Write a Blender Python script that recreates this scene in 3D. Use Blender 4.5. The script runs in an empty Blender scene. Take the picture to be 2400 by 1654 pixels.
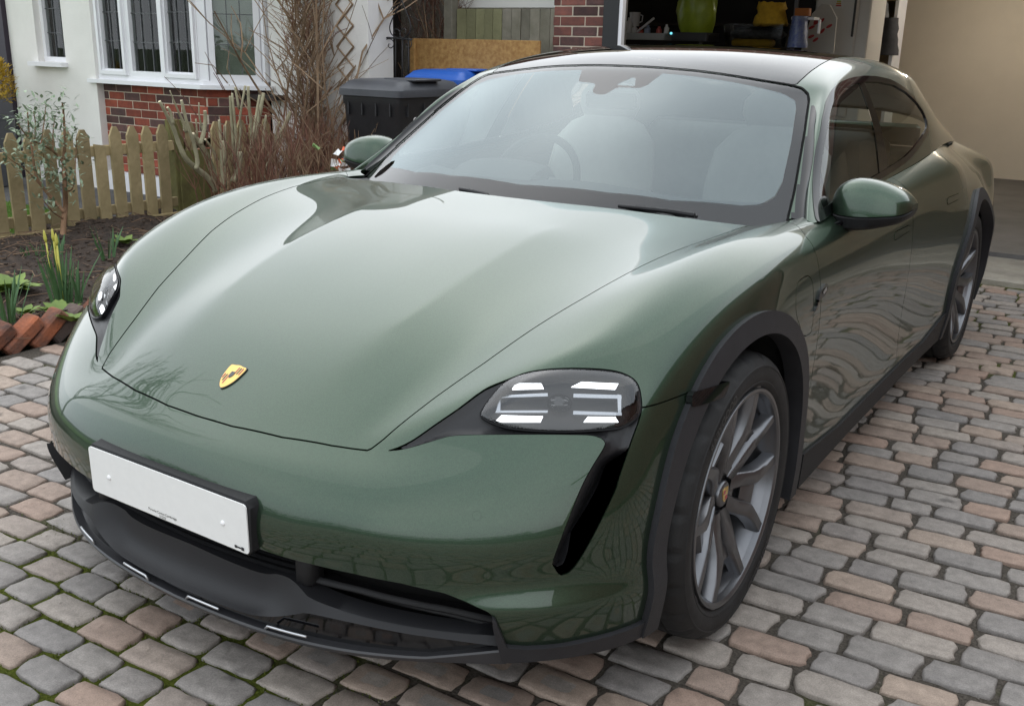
import bpy, bmesh, math, random
import numpy as np
from math import pi, sin, cos, radians
from mathutils import Matrix, Vector

SC = bpy.context.scene
COL = SC.collection

# ------------------------------------------------------------------ camera
cam_data = bpy.data.cameras.new("camera")
cam_obj = bpy.data.objects.new("camera", cam_data)
COL.objects.link(cam_obj)
SC.camera = cam_obj
CAM_POS = (1.6858, -2.1444, 1.3871)
YAW, PITCH, ROLL = radians(-33.2406), radians(17.0372), radians(1.4502)
_f = Vector((sin(YAW) * cos(PITCH), cos(YAW) * cos(PITCH), -sin(PITCH)))
_r = Vector((cos(YAW), -sin(YAW), 0))
_u = _r.cross(_f)
_rr = cos(ROLL) * _r + sin(ROLL) * _u
_uu = -sin(ROLL) * _r + cos(ROLL) * _u
cam_obj.matrix_world = Matrix((
    (_rr.x, _uu.x, -_f.x, CAM_POS[0]),
    (_rr.y, _uu.y, -_f.y, CAM_POS[1]),
    (_rr.z, _uu.z, -_f.z, CAM_POS[2]),
    (0, 0, 0, 1)))
cam_data.sensor_width = 36
cam_data.lens = 36 * 2314.9 / 2400
cam_data.clip_start = 0.05
cam_data.clip_end = 2000

# ------------------------------------------------------------------ world and sun (bright overcast spring day)
world = bpy.data.worlds.new("World")
SC.world = world
world.use_nodes = True
_nt = world.node_tree
_bg = _nt.nodes["Background"]
_sky = _nt.nodes.new("ShaderNodeTexSky")
_sky.sky_type = 'NISHITA'
_sky.sun_disc = False
SUN_EL, SUN_ROT = radians(52), radians(-50)
_sky.sun_elevation = SUN_EL
_sky.sun_rotation = SUN_ROT
_sky.air_density = 1.0
_sky.dust_density = 3.0
_sky.ozone_density = 1.0
_hs = _nt.nodes.new("ShaderNodeHueSaturation")
_hs.inputs["Saturation"].default_value = 0.3
_nt.links.new(_sky.outputs[0], _hs.inputs["Color"])
# an even layer of bright stratus over the clear-sky model
_tc = _nt.nodes.new("ShaderNodeTexCoord")
_cn = _nt.nodes.new("ShaderNodeTexNoise"); _cn.inputs["Scale"].default_value = 1.5; _cn.inputs["Detail"].default_value = 4; _cn.inputs["Roughness"].default_value = .5
_nt.links.new(_tc.outputs["Generated"], _cn.inputs["Vector"])
_cr = _nt.nodes.new("ShaderNodeValToRGB")
_cr.color_ramp.elements[0].position = .30; _cr.color_ramp.elements[0].color = (.60, .665, .735, 1)
_cr.color_ramp.elements[1].position = .70; _cr.color_ramp.elements[1].color = (.94, .975, 1.0, 1)
_nt.links.new(_cn.outputs["Fac"], _cr.inputs[0])
_cs = _nt.nodes.new("ShaderNodeVectorMath"); _cs.operation = 'SCALE'; _cs.inputs["Scale"].default_value = 13.0
_nt.links.new(_cr.outputs[0], _cs.inputs[0])
_mx = _nt.nodes.new("ShaderNodeMix"); _mx.data_type = 'RGBA'; _mx.inputs[0].default_value = .75
_nt.links.new(_hs.outputs[0], _mx.inputs[6]); _nt.links.new(_cs.outputs[0], _mx.inputs[7])
_nt.links.new(_mx.outputs[2], _bg.inputs[0])
_bg.inputs[1].default_value = 0.12

sun_data = bpy.data.lights.new("sun", 'SUN')
sun_data.energy = 0.5
sun_data.angle = radians(110)
sun_data.color = (1.0, 0.96, 0.9)
sun_obj = bpy.data.objects.new("sun", sun_data)
COL.objects.link(sun_obj)
# the sky's sun stands at azimuth SUN_ROT (clockwise from +Y)
_sd = Vector((sin(SUN_ROT) * cos(SUN_EL), cos(SUN_ROT) * cos(SUN_EL), sin(SUN_EL)))
sun_obj.rotation_euler = _sd.to_track_quat('Z', 'Y').to_euler()

SC.view_settings.view_transform = 'Standard'
SC.view_settings.look = 'None'
SC.view_settings.gamma = 1
SC.view_settings.exposure = 0.62
SC.view_settings.use_curve_mapping = False
SC.render.engine = 'CYCLES'
SC.cycles.use_denoising = True
SC.cycles.max_bounces = 8
SC.cycles.transparent_max_bounces = 12
SC.cycles.caustics_reflective = False
SC.cycles.caustics_refractive = False

# ------------------------------------------------------------------ helpers
rng = random.Random(7)


def tag(o, label=None, category=None, group=None, kind=None):
    if label: o["label"] = label
    if category: o["category"] = category
    if group: o["group"] = group
    if kind: o["kind"] = kind
    return o


def empty(name, loc=(0, 0, 0), parent=None, rz=0.0):
    o = bpy.data.objects.new(name, None)
    o.empty_display_size = 0.1
    o.location = loc
    o.rotation_euler = (0, 0, rz)
    COL.objects.link(o)
    if parent is not None: o.parent = parent
    return o


def link(name, me, parent=None, loc=None):
    o = bpy.data.objects.new(name, me)
    COL.objects.link(o)
    if parent is not None: o.parent = parent
    if loc is not None: o.location = loc
    return o


def new_mesh(name, V, F, mat, smooth=False, normals=None):
    me = bpy.data.meshes.new(name)
    me.from_pydata([tuple(map(float, v)) for v in V], [], [tuple(map(int, f)) for f in F])
    for m in (mat if isinstance(mat, (list, tuple)) else [mat]):
        me.materials.append(m)
    if smooth or normals is not None:
        me.polygons.foreach_set('use_smooth', [True] * len(me.polygons))
    if normals is not None:
        me.normals_split_custom_set_from_vertices([tuple(map(float, n)) for n in normals])
    me.update()
    return me


class MB:
    """mesh builder: collects shapes that become one mesh"""
    def __init__(s):
        s.V = []; s.F = []; s.M = []; s.mi = 0

    def add(s, V, F):
        b = len(s.V)
        s.V += [tuple(v) for v in V]
        s.F += [tuple(i + b for i in f) for f in F]
        s.M += [s.mi] * len(F)
        return s

    def box(s, c, d, rz=0.0, M=None, bev=0.0):
        hx, hy, hz = d[0] / 2, d[1] / 2, d[2] / 2
        if bev <= 0:
            V = [(x, y, z) for z in (-hz, hz) for y in (-hy, hy) for x in (-hx, hx)]
            F = [(0, 2, 3, 1), (4, 5, 7, 6), (0, 1, 5, 4), (2, 6, 7, 3), (0, 4, 6, 2), (1, 3, 7, 5)]
        else:
            b = min(bev, hx * .9, hy * .9, hz * .9)
            V = []; ring = []
            for z, i in ((-hz, b), (-hz + b, 0), (hz - b, 0), (hz, b)):
                x, y = hx - i, hy - i
                k = b if i == 0 else b * .6
                ring.append([len(V) + j for j in range(8)])
                V += [(-x + k, -y, z), (x - k, -y, z), (x, -y + k, z), (x, y - k, z), (x - k, y, z), (-x + k, y, z), (-x, y - k, z), (-x, -y + k, z)]
            F = [tuple(ring[0][::-1]), tuple(ring[3])]
            for a, c2 in zip(ring[:-1], ring[1:]):
                for j in range(8):
                    F.append((a[j], a[(j + 1) % 8], c2[(j + 1) % 8], c2[j]))
        cr, sr = cos(rz), sin(rz)
        out = []
        for x, y, z in V:
            if M is not None:
                p = M @ Vector((x, y, z)); out.append((p.x + c[0], p.y + c[1], p.z + c[2]))
            else:
                out.append((x * cr - y * sr + c[0], x * sr + y * cr + c[1], z + c[2]))
        return s.add(out, F)

    def tube(s, pts, rad, n=8, cap=True):
        pts = [Vector(p) for p in pts]
        rads = rad if isinstance(rad, (list, tuple)) else [rad] * len(pts)
        V = []; F = []
        up = None
        for i, p in enumerate(pts):
            t = (pts[min(i + 1, len(pts) - 1)] - pts[max(i - 1, 0)])
            if t.length < 1e-9: t = Vector((0, 0, 1))
            t.normalize()
            if up is None:
                up = Vector((0, 0, 1)) if abs(t.z) < .9 else Vector((1, 0, 0))
            a = (up - t * up.dot(t))
            if a.length < 1e-6: a = Vector((1, 0, 0)) - t * t.x
            a.normalize(); b = t.cross(a); up = a
            for k in range(n):
                th = 2 * pi * k / n
                q = p + (a * cos(th) + b * sin(th)) * rads[i]
                V.append((q.x, q.y, q.z))
        for i in range(len(pts) - 1):
            for k in range(n):
                F.append((i * n + k, i * n + (k + 1) % n, (i + 1) * n + (k + 1) % n, (i + 1) * n + k))
        if cap:
            F.append(tuple(range(n))[::-1]); F.append(tuple((len(pts) - 1) * n + k for k in range(n)))
        return s.add(V, F)

    def lathe(s, prof, n=48, axis='x', c=(0, 0, 0), closed=False):
        """prof: list of (r, h); axis: direction of h"""
        V = []; F = []
        for r, h in prof:
            for k in range(n):
                th = 2 * pi * k / n
                a, b = r * cos(th), r * sin(th)
                p = {'x': (h, a, b), 'y': (b, h, a), 'z': (a, b, h)}[axis]
                V.append((p[0] + c[0], p[1] + c[1], p[2] + c[2]))
        m = len(prof)
        for i in range(m if closed else m - 1):
            j = (i + 1) % m
            for k in range(n):
                F.append((i * n + k, i * n + (k + 1) % n, j * n + (k + 1) % n, j * n + k))
        return s.add(V, F)

    def prism(s, poly, h0, h1, fn):
        """poly: 2D outline; fn(u, v, h) -> 3D"""
        n = len(poly)
        V = [fn(u, v, h0) for u, v in poly] + [fn(u, v, h1) for u, v in poly]
        F = [tuple(range(n))[::-1], tuple(range(n, 2 * n))] + [(i, (i + 1) % n, n + (i + 1) % n, n + i) for i in range(n)]
        return s.add(V, F)

    def grid(s, rows, closed=False):
        n = len(rows[0]); V = [p for r in rows for p in r]; F = []
        for i in range(len(rows) - 1):
            for k in range(n if closed else n - 1):
                F.append((i * n + k, i * n + (k + 1) % n, (i + 1) * n + (k + 1) % n, (i + 1) * n + k))
        return s.add(V, F)

    def mesh(s, name, mat, smooth=False, angle=None, fix=True):
        me = bpy.data.meshes.new(name)
        me.from_pydata(s.V, [], s.F)
        for m in (mat if isinstance(mat, (list, tuple)) else [mat]):
            me.materials.append(m)
        if any(s.M): me.polygons.foreach_set('material_index', s.M)
        if fix:
            bm = bmesh.new(); bm.from_mesh(me)
            bmesh.ops.recalc_face_normals(bm, faces=bm.faces)
            bm.to_mesh(me); bm.free()
        if smooth:
            me.polygons.foreach_set('use_smooth', [True] * len(me.polygons))
            if angle is not None:
                me.set_sharp_from_angle(angle=angle)
        me.update()
        return me

    def obj(s, name, mat, parent=None, smooth=False, angle=None, loc=None, fix=True):
        return link(name, s.mesh(name, mat, smooth, angle, fix), parent, loc)


def shared_copy(o, parent=None, loc=None, rz=None):
    c = o.copy()
    COL.objects.link(c)
    c.parent = parent
    if loc is not None: c.location = loc
    if rz is not None: c.rotation_euler = (0, 0, rz)
    return c


# ------------------------------------------------------------------ materials
MATS = {}


def mat(name, col, rough=.5, metal=0.0, spec=.5, coat=0.0, emit=None, var=0.0, vscale=8.0, col2=None, bump=0.0, bscale=40.0,
        rvar=0.0, objvar=0.0, sheen=0.0, vdetail=6.0):
    """procedural Principled material: colour noise between col and col2, fine bump, roughness noise, per-object tone"""
    if name in MATS: return MATS[name]
    m = bpy.data.materials.new(name); m.use_nodes = True
    nt = m.node_tree; b = nt.nodes["Principled BSDF"]; L = nt.links
    b.inputs["Roughness"].default_value = rough
    b.inputs["Metallic"].default_value = metal
    b.inputs["Specular IOR Level"].default_value = spec
    b.inputs["Coat Weight"].default_value = coat
    b.inputs["Coat Roughness"].default_value = .02
    b.inputs["Base Color"].default_value = (*col, 1)
    tc = nt.nodes.new("ShaderNodeTexCoord")
    out = None
    if var > 0 or col2 is not None:
        nz = nt.nodes.new("ShaderNodeTexNoise"); nz.inputs["Scale"].default_value = vscale; nz.inputs["Detail"].default_value = vdetail
        nz.inputs["Roughness"].default_value = .62
        L.new(tc.outputs["Object"], nz.inputs["Vector"])
        if objvar > 0:
            oi = nt.nodes.new("ShaderNodeObjectInfo"); ad = nt.nodes.new("ShaderNodeVectorMath"); ad.operation = 'ADD'
            cb = nt.nodes.new("ShaderNodeMath"); cb.operation = 'MULTIPLY'; cb.inputs[1].default_value = 37.0
            L.new(oi.outputs["Random"], cb.inputs[0]); L.new(tc.outputs["Object"], ad.inputs[0]); L.new(cb.outputs[0], ad.inputs[1])
            L.new(ad.outputs[0], nz.inputs["Vector"])
        rp = nt.nodes.new("ShaderNodeValToRGB")
        c2 = col2 if col2 is not None else tuple(c * (1 - var) for c in col)
        c1 = col if col2 is not None else tuple(min(1, c * (1 + var)) for c in col)
        rp.color_ramp.elements[0].position = .33; rp.color_ramp.elements[0].color = (*c2, 1)
        rp.color_ramp.elements[1].position = .67; rp.color_ramp.elements[1].color = (*c1, 1)
        L.new(nz.outputs["Fac"], rp.inputs[0]); out = rp.outputs[0]
    if objvar > 0:
        oi = nt.nodes.new("ShaderNodeObjectInfo")
        mr = nt.nodes.new("ShaderNodeMapRange"); mr.inputs["To Min"].default_value = 1 - objvar; mr.inputs["To Max"].default_value = 1 + objvar
        L.new(oi.outputs["Random"], mr.inputs["Value"])
        vm = nt.nodes.new("ShaderNodeVectorMath"); vm.operation = 'SCALE'
        if out is None:
            vm.inputs[0].default_value = col
        else:
            L.new(out, vm.inputs[0])
        L.new(mr.outputs[0], vm.inputs["Scale"]); out = vm.outputs[0]
    if out is not None: L.new(out, b.inputs["Base Color"])
    if rvar > 0:
        n2 = nt.nodes.new("ShaderNodeTexNoise"); n2.inputs["Scale"].default_value = vscale * 1.7; n2.inputs["Detail"].default_value = 5
        L.new(tc.outputs["Object"], n2.inputs["Vector"])
        m2 = nt.nodes.new("ShaderNodeMapRange"); m2.inputs["To Min"].default_value = max(0, rough - rvar); m2.inputs["To Max"].default_value = min(1, rough + rvar)
        L.new(n2.outputs["Fac"], m2.inputs["Value"]); L.new(m2.outputs[0], b.inputs["Roughness"])
    if bump > 0:
        n3 = nt.nodes.new("ShaderNodeTexNoise"); n3.inputs["Scale"].default_value = bscale; n3.inputs["Detail"].default_value = 6
        L.new(tc.outputs["Object"], n3.inputs["Vector"])
        bp = nt.nodes.new("ShaderNodeBump"); bp.inputs["Strength"].default_value = bump; bp.inputs["Distance"].default_value = .01
        L.new(n3.outputs["Fac"], bp.inputs["Height"]); L.new(bp.outputs[0], b.inputs["Normal"])
    if emit is not None:
        b.inputs["Emission Color"].default_value = (*emit[0], 1); b.inputs["Emission Strength"].default_value = emit[1]
    MATS[name] = m
    return m


def glass_mat(name, tint, ior=1.5, rough=0.0, refl=(1, 1, 1)):
    if name in MATS: return MATS[name]
    m = bpy.data.materials.new(name); m.use_nodes = True
    nt = m.node_tree; L = nt.links
    for n in list(nt.nodes): nt.nodes.remove(n)
    o = nt.nodes.new("ShaderNodeOutputMaterial"); mx = nt.nodes.new("ShaderNodeMixShader")
    tr = nt.nodes.new("ShaderNodeBsdfTransparent"); gl = nt.nodes.new("ShaderNodeBsdfGlossy"); fr = nt.nodes.new("ShaderNodeFresnel")
    tr.inputs[0].default_value = (*tint, 1); gl.inputs["Roughness"].default_value = rough; gl.inputs["Color"].default_value = (*refl, 1)
    fr.inputs["IOR"].default_value = ior
    L.new(fr.outputs[0], mx.inputs[0]); L.new(tr.outputs[0], mx.inputs[1]); L.new(gl.outputs[0], mx.inputs[2]); L.new(mx.outputs[0], o.inputs[0])
    MATS[name] = m
    return m


def text_mesh(name, body, size, mat_, align='CENTER', extrude=0.0, bold=0.0):
    cu = bpy.data.curves.new(name, 'FONT'); cu.body = body; cu.size = size; cu.align_x = align; cu.align_y = 'CENTER'
    cu.extrude = extrude; cu.offset = bold; cu.resolution_u = 3
    ob = bpy.data.objects.new(name, cu); COL.objects.link(ob)
    bpy.context.view_layer.update()
    dg = bpy.context.evaluated_depsgraph_get()
    me = bpy.data.meshes.new_from_object(ob.evaluated_get(dg))
    me.materials.clear(); me.materials.append(mat_)
    bpy.data.objects.remove(ob); bpy.data.curves.remove(cu)
    return me


def sd_poly(P, poly):
    """signed distance of 2D points to a closed polygon, > 0 inside"""
    poly = np.asarray(poly, float); n = len(poly)
    d = np.full(len(P), 1e9); ins = np.zeros(len(P), bool)
    for i in range(n):
        a, b = poly[i], poly[(i + 1) % n]; e = b - a
        w = P - a; t = np.clip((w @ e) / (e @ e + 1e-15), 0, 1)
        d = np.minimum(d, np.linalg.norm(w - t[:, None] * e, axis=1))
        c = (a[1] > P[:, 1]) != (b[1] > P[:, 1])
        with np.errstate(all='ignore'):
            ins ^= c & (P[:, 0] < a[0] + (P[:, 1] - a[1]) * e[0] / (e[1] if e[1] else 1e-15))
    return np.where(ins, d, -d)


def rounded(poly, r, n=5, skip=()):
    """round the corners of a closed 2D polygon"""
    P = [np.array(p, float) for p in poly]; out = []
    for i, p in enumerate(P):
        if i in skip: out.append(p); continue
        a, b = P[i - 1], P[(i + 1) % len(P)]
        la, lb = np.linalg.norm(a - p), np.linalg.norm(b - p); q = min(r, la * .45, lb * .45)
        A, B = p + (a - p) / la * q, p + (b - p) / lb * q
        for t in np.linspace(0, 1, n): out.append(A * (1 - t) ** 2 + 2 * p * t * (1 - t) + B * t * t)
    return out


def spl(pts, n=6, closed=False):
    """Catmull-Rom through points"""
    P = np.asarray(pts, float); m = len(P); out = []
    for i in range(m if closed else m - 1):
        p1, p2 = P[i], P[(i + 1) % m]
        p0 = P[i - 1] if (closed or i > 0) else 2 * p1 - p2
        p3 = P[(i + 2) % m] if (closed or i + 2 < m) else 2 * p2 - p1
        for t in np.arange(n) / n:
            out.append(.5 * ((2 * p1) + (-p0 + p2) * t + (2 * p0 - 5 * p1 + 4 * p2 - p3) * t * t + (-p0 + 3 * p1 - 3 * p2 + p3) * t ** 3))
    if not closed: out.append(P[-1])
    return np.array(out)




# =====================================================================================================
#                                                THE SETTING
# =====================================================================================================
_CM = (_rr, _uu, _f)


def at(px, py, axis, val):
    """point on the plane axis = val that a pixel of the 2400 x 1654 photograph looks at"""
    d = _rr * ((px - 1200) / 2314.9) - _uu * ((py - 827) / 2314.9) + _f
    t = (val - CAM_POS[axis]) / d[axis]
    return Vector(CAM_POS) + d * t


def pixel(p):
    q = Vector(p) - Vector(CAM_POS)
    z = q.dot(_f)
    return (1200 + 2314.9 * q.dot(_rr) / z, 827 - 2314.9 * q.dot(_uu) / z, z)


def stone_ramp(name, per_island):
    m = bpy.data.materials.new(name); m.use_nodes = True
    nt = m.node_tree; L = nt.links; b = nt.nodes["Principled BSDF"]
    tc = nt.nodes.new("ShaderNodeTexCoord")
    geo = nt.nodes.new("ShaderNodeNewGeometry")
    if per_island:
        rnd = geo.outputs["Random Per Island"]
    else:
        oi = nt.nodes.new("ShaderNodeObjectInfo"); rnd = oi.outputs["Random"]
    rp = nt.nodes.new("ShaderNodeValToRGB"); e = rp.color_ramp.elements
    e[0].position = 0.0; e[0].color = (.225, .208, .195, 1)
    e[1].position = 1.0; e[1].color = (.330, .235, .185, 1)
    for p, c in ((.22, (.275, .250, .228, 1)), (.40, (.340, .295, .255, 1)), (.55, (.235, .218, .206, 1)), (.68, (.365, .285, .228, 1)), (.84, (.300, .232, .190, 1))):
        x = e.new(p); x.color = c
    L.new(rnd, rp.inputs[0])
    # position based grain, stains
    n1 = nt.nodes.new("ShaderNodeTexNoise"); n1.inputs["Scale"].default_value = 26; n1.inputs["Detail"].default_value = 9; n1.inputs["Roughness"].default_value = .7
    L.new(geo.outputs["Position"], n1.inputs["Vector"])
    n2 = nt.nodes.new("ShaderNodeTexNoise"); n2.inputs["Scale"].default_value = 330; n2.inputs["Detail"].default_value = 3
    L.new(geo.outputs["Position"], n2.inputs["Vector"])
    m1 = nt.nodes.new("ShaderNodeMapRange"); m1.inputs["From Min"].default_value = .3; m1.inputs["From Max"].default_value = .7; m1.inputs["To Min"].default_value = .72; m1.inputs["To Max"].default_value = 1.2
    L.new(n1.outputs["Fac"], m1.inputs["Value"])
    m2 = nt.nodes.new("ShaderNodeMapRange"); m2.inputs["From Min"].default_value = .3; m2.inputs["From Max"].default_value = .7; m2.inputs["To Min"].default_value = .80; m2.inputs["To Max"].default_value = 1.18
    L.new(n2.outputs["Fac"], m2.inputs["Value"])
    mm = nt.nodes.new("ShaderNodeMath"); mm.operation = 'MULTIPLY'; L.new(m1.outputs[0], mm.inputs[0]); L.new(m2.outputs[0], mm.inputs[1])
    vm = nt.nodes.new("ShaderNodeVectorMath"); vm.operation = 'SCALE'; L.new(rp.outputs[0], vm.inputs[0]); L.new(mm.outputs[0], vm.inputs["Scale"])
    # damp and oily spots
    n3 = nt.nodes.new("ShaderNodeTexNoise"); n3.inputs["Scale"].default_value = 4.5; n3.inputs["Detail"].default_value = 4
    L.new(geo.outputs["Position"], n3.inputs["Vector"])
    m3 = nt.nodes.new("ShaderNodeMapRange"); m3.inputs["From Min"].default_value = .66; m3.inputs["From Max"].default_value = .70; m3.inputs["To Min"].default_value = 1; m3.inputs["To Max"].default_value = .55
    L.new(n3.outputs["Fac"], m3.inputs["Value"])
    v2 = nt.nodes.new("ShaderNodeVectorMath"); v2.operation = 'SCALE'; L.new(vm.outputs[0], v2.inputs[0]); L.new(m3.outputs[0], v2.inputs["Scale"])
    L.new(v2.outputs[0], b.inputs["Base Color"])
    b.inputs["Roughness"].default_value = .72; b.inputs["Specular IOR Level"].default_value = .35
    bp = nt.nodes.new("ShaderNodeBump"); bp.inputs["Strength"].default_value = .35; bp.inputs["Distance"].default_value = .004
    ad = nt.nodes.new("ShaderNodeMath"); ad.operation = 'MULTIPLY_ADD'; L.new(n2.outputs["Fac"], ad.inputs[0]); ad.inputs[1].default_value = .35; L.new(n1.outputs["Fac"], ad.inputs[2])
    L.new(ad.outputs[0], bp.inputs["Height"]); L.new(bp.outputs[0], b.inputs["Normal"])
    return m


STONE = stone_ramp("cobble_stone", False)
STONE_MASS = stone_ramp("cobble_stone_mass", True)


def joint_mat():
    m = bpy.data.materials.new("mossy_joint_sand"); m.use_nodes = True
    nt = m.node_tree; L = nt.links; b = nt.nodes["Principled BSDF"]; geo = nt.nodes.new("ShaderNodeNewGeometry")
    n1 = nt.nodes.new("ShaderNodeTexNoise"); n1.inputs["Scale"].default_value = 1.1; n1.inputs["Detail"].default_value = 5; n1.inputs["Roughness"].default_value = .6
    n2 = nt.nodes.new("ShaderNodeTexNoise"); n2.inputs["Scale"].default_value = 120; n2.inputs["Detail"].default_value = 6; n2.inputs["Roughness"].default_value = .75
    for n in (n1, n2): L.new(geo.outputs["Position"], n.inputs["Vector"])
    r1 = nt.nodes.new("ShaderNodeValToRGB"); r1.color_ramp.elements[0].color = (.050, .042, .034, 1); r1.color_ramp.elements[1].color = (.160, .140, .118, 1)
    r1.color_ramp.elements[0].position = .35; r1.color_ramp.elements[1].position = .68
    r2 = nt.nodes.new("ShaderNodeValToRGB"); r2.color_ramp.elements[0].color = (.035, .050, .006, 1); r2.color_ramp.elements[1].color = (.130, .150, .020, 1)
    r2.color_ramp.elements[0].position = .3; r2.color_ramp.elements[1].position = .7
    L.new(n2.outputs["Fac"], r1.inputs[0]); L.new(n2.outputs["Fac"], r2.inputs[0])
    # moss grows thickest in front of and to the left of the car, and by the garage
    sp = nt.nodes.new("ShaderNodeSeparateXYZ"); L.new(geo.outputs["Position"], sp.inputs[0])
    my = nt.nodes.new("ShaderNodeMapRange"); my.inputs["From Min"].default_value = -.45; my.inputs["From Max"].default_value = -1.0; my.inputs["To Max"].default_value = .36; L.new(sp.outputs["Y"], my.inputs["Value"])
    mx0 = nt.nodes.new("ShaderNodeMapRange"); mx0.inputs["From Min"].default_value = .9; mx0.inputs["From Max"].default_value = -.1; L.new(sp.outputs["X"], mx0.inputs["Value"])
    mp = nt.nodes.new("ShaderNodeMath"); mp.operation = 'MULTIPLY'; L.new(my.outputs[0], mp.inputs[0]); L.new(mx0.outputs[0], mp.inputs[1])
    mg = nt.nodes.new("ShaderNodeMapRange"); mg.inputs["From Min"].default_value = 2.2; mg.inputs["From Max"].default_value = 4.2; mg.inputs["To Max"].default_value = .13; L.new(sp.outputs["Y"], mg.inputs["Value"])
    a1 = nt.nodes.new("ShaderNodeMath"); a1.operation = 'ADD'; L.new(mp.outputs[0], a1.inputs[0]); L.new(mg.outputs[0], a1.inputs[1])
    a2 = nt.nodes.new("ShaderNodeMath"); a2.operation = 'ADD'; L.new(a1.outputs[0], a2.inputs[0]); L.new(n1.outputs["Fac"], a2.inputs[1])
    ms = nt.nodes.new("ShaderNodeMapRange"); ms.inputs["From Min"].default_value = .60; ms.inputs["From Max"].default_value = .70; L.new(a2.outputs[0], ms.inputs["Value"])
    mx = nt.nodes.new("ShaderNodeMix"); mx.data_type = 'RGBA'; L.new(ms.outputs[0], mx.inputs[0]); L.new(r1.outputs[0], mx.inputs[6]); L.new(r2.outputs[0], mx.inputs[7])
    L.new(mx.outputs[2], b.inputs["Base Color"]); b.inputs["Roughness"].default_value = .95; b.inputs["Specular IOR Level"].default_value = .15
    bp = nt.nodes.new("ShaderNodeBump"); bp.inputs["Strength"].default_value = .9; bp.inputs["Distance"].default_value = .012; L.new(n2.outputs["Fac"], bp.inputs["Height"]); L.new(bp.outputs[0], b.inputs["Normal"])
    return m


JOINT = joint_mat()
ASPHALT = mat("old_asphalt", (.060, .058, .056), .9, col2=(.035, .034, .034), vscale=3, bump=.5, bscale=160)
CONCRETE = mat("pale_concrete", (.42, .385, .32), .85, col2=(.27, .245, .205), vscale=6, bump=.4, bscale=90)

m = MB(); m.add([(-150, -150, -.06), (150, -150, -.06), (150, 150, -.06), (-150, 150, -.06)], [(0, 1, 2, 3)])
tag(m.obj("ground", mat("grass_ground", (.055, .085, .025), .9, col2=(.035, .05, .02), vscale=.6, bump=.5, bscale=30)), kind="structure")
m = MB(); m.box((0, -9.0, -.045), (120, 6.5, .03)); tag(m.obj("road", ASPHALT), kind="structure")

# driveway: bed of sand and moss with the setts let into it
m = MB(); nx, ny = 150, 170; rows = []
r_ = random.Random(3)
for j in range(ny + 1):
    y = -5.7 + (4.90 + 5.7) * j / ny
    rows.append([(-2.62 + 6.1 * i / nx, y, -.0085 + r_.uniform(-.0035, .0025)) for i in range(nx + 1)])
m.grid(rows)
drive = m.obj("driveway", JOINT, None, True)
tag(drive, kind="structure")


def sett_proto(seed):
    """unit stone: outline about 1 x 1, top at z = 0"""
    r = random.Random(seed); n = 20; out = []
    p = r.uniform(7, 13); ph = [r.uniform(0, 6.28) for _ in range(3)]
    sk = r.uniform(-.06, .06)
    for k in range(n):
        t = 2 * pi * (k + .5) / n
        c, s = cos(t), sin(t)
        rad = 1 / (abs(c) ** p + abs(s) ** p) ** (1 / p)
        rad *= 1 + .022 * sin(3 * t + ph[0]) + .020 * sin(5 * t + ph[1]) + r.uniform(-.034, .026)
        x, y = .5 * rad * c, .5 * rad * s
        out.append((x + sk * y, y + r.uniform(-.01, .01)))
    m = MB(); rows = []
    for f, z in ((.99, -.036), (1.0, -.012), (.99, -.0055), (.965, -.0018), (.92, 0.0)):
        rows.append([(x * f, y * f, z + (r.uniform(-.0012, .0012) if z > -.01 else 0)) for x, y in out])
    rows.append([(x * .45, y * .45, r.uniform(-.0005, .0022)) for x, y in out[::1]])
    m.grid(rows, True); m.add(rows[-1], [tuple(range(n))])
    return m


PROTO = [sett_proto(100 + i) for i in range(26)]
PMESH = [p.mesh("cobblestone", STONE, True) for p in PROTO]


def layout():
    r = random.Random(11); out = []
    y = -5.6; ang = radians(3.5)
    while y < 4.80:
        d = r.uniform(.086, .106) if y > -.3 else r.uniform(.082, .098)
        x = -2.75 - r.uniform(0, .15)
        while x < 3.5:
            l = r.choice((.135, .15, .17, .185, .195, .205)) + r.uniform(-.012, .012)
            if y < -.25: l *= .88
            cx, cy = x + l / 2, y + d / 2
            wob = .012 * sin(cx * 1.9 + y * 3) + .008 * sin(cx * 5.1 + 1.3 * y)
            X = cx; Y = cy + wob + math.tan(ang) * cx * .75
            if -2.60 + l / 2 < X < 3.45 and -5.6 < Y < 4.83:
                out.append((X, Y, l, d + r.uniform(-.008, .004), r.uniform(-.05, .05) + ang * .75, r.uniform(-.004, .004), r.randrange(26)))
            x += l + r.uniform(.007, .014)
        y += d + r.uniform(.007, .013)
    return out


def hidden_by_car(x, y):
    p0 = np.array(CAM_POS); p1 = np.array((x, y, 0.0))
    for t in np.linspace(.3, 1.0, 40):
        q = p0 + (p1 - p0) * t
        if abs(q[0]) < .90 and -.75 + .5 * max(0, abs(q[0]) - .45) < q[1] < 3.9 and q[2] < .72 and (q[2] > .18 or (abs(q[0]) < .8)): return True
    return False


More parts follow.
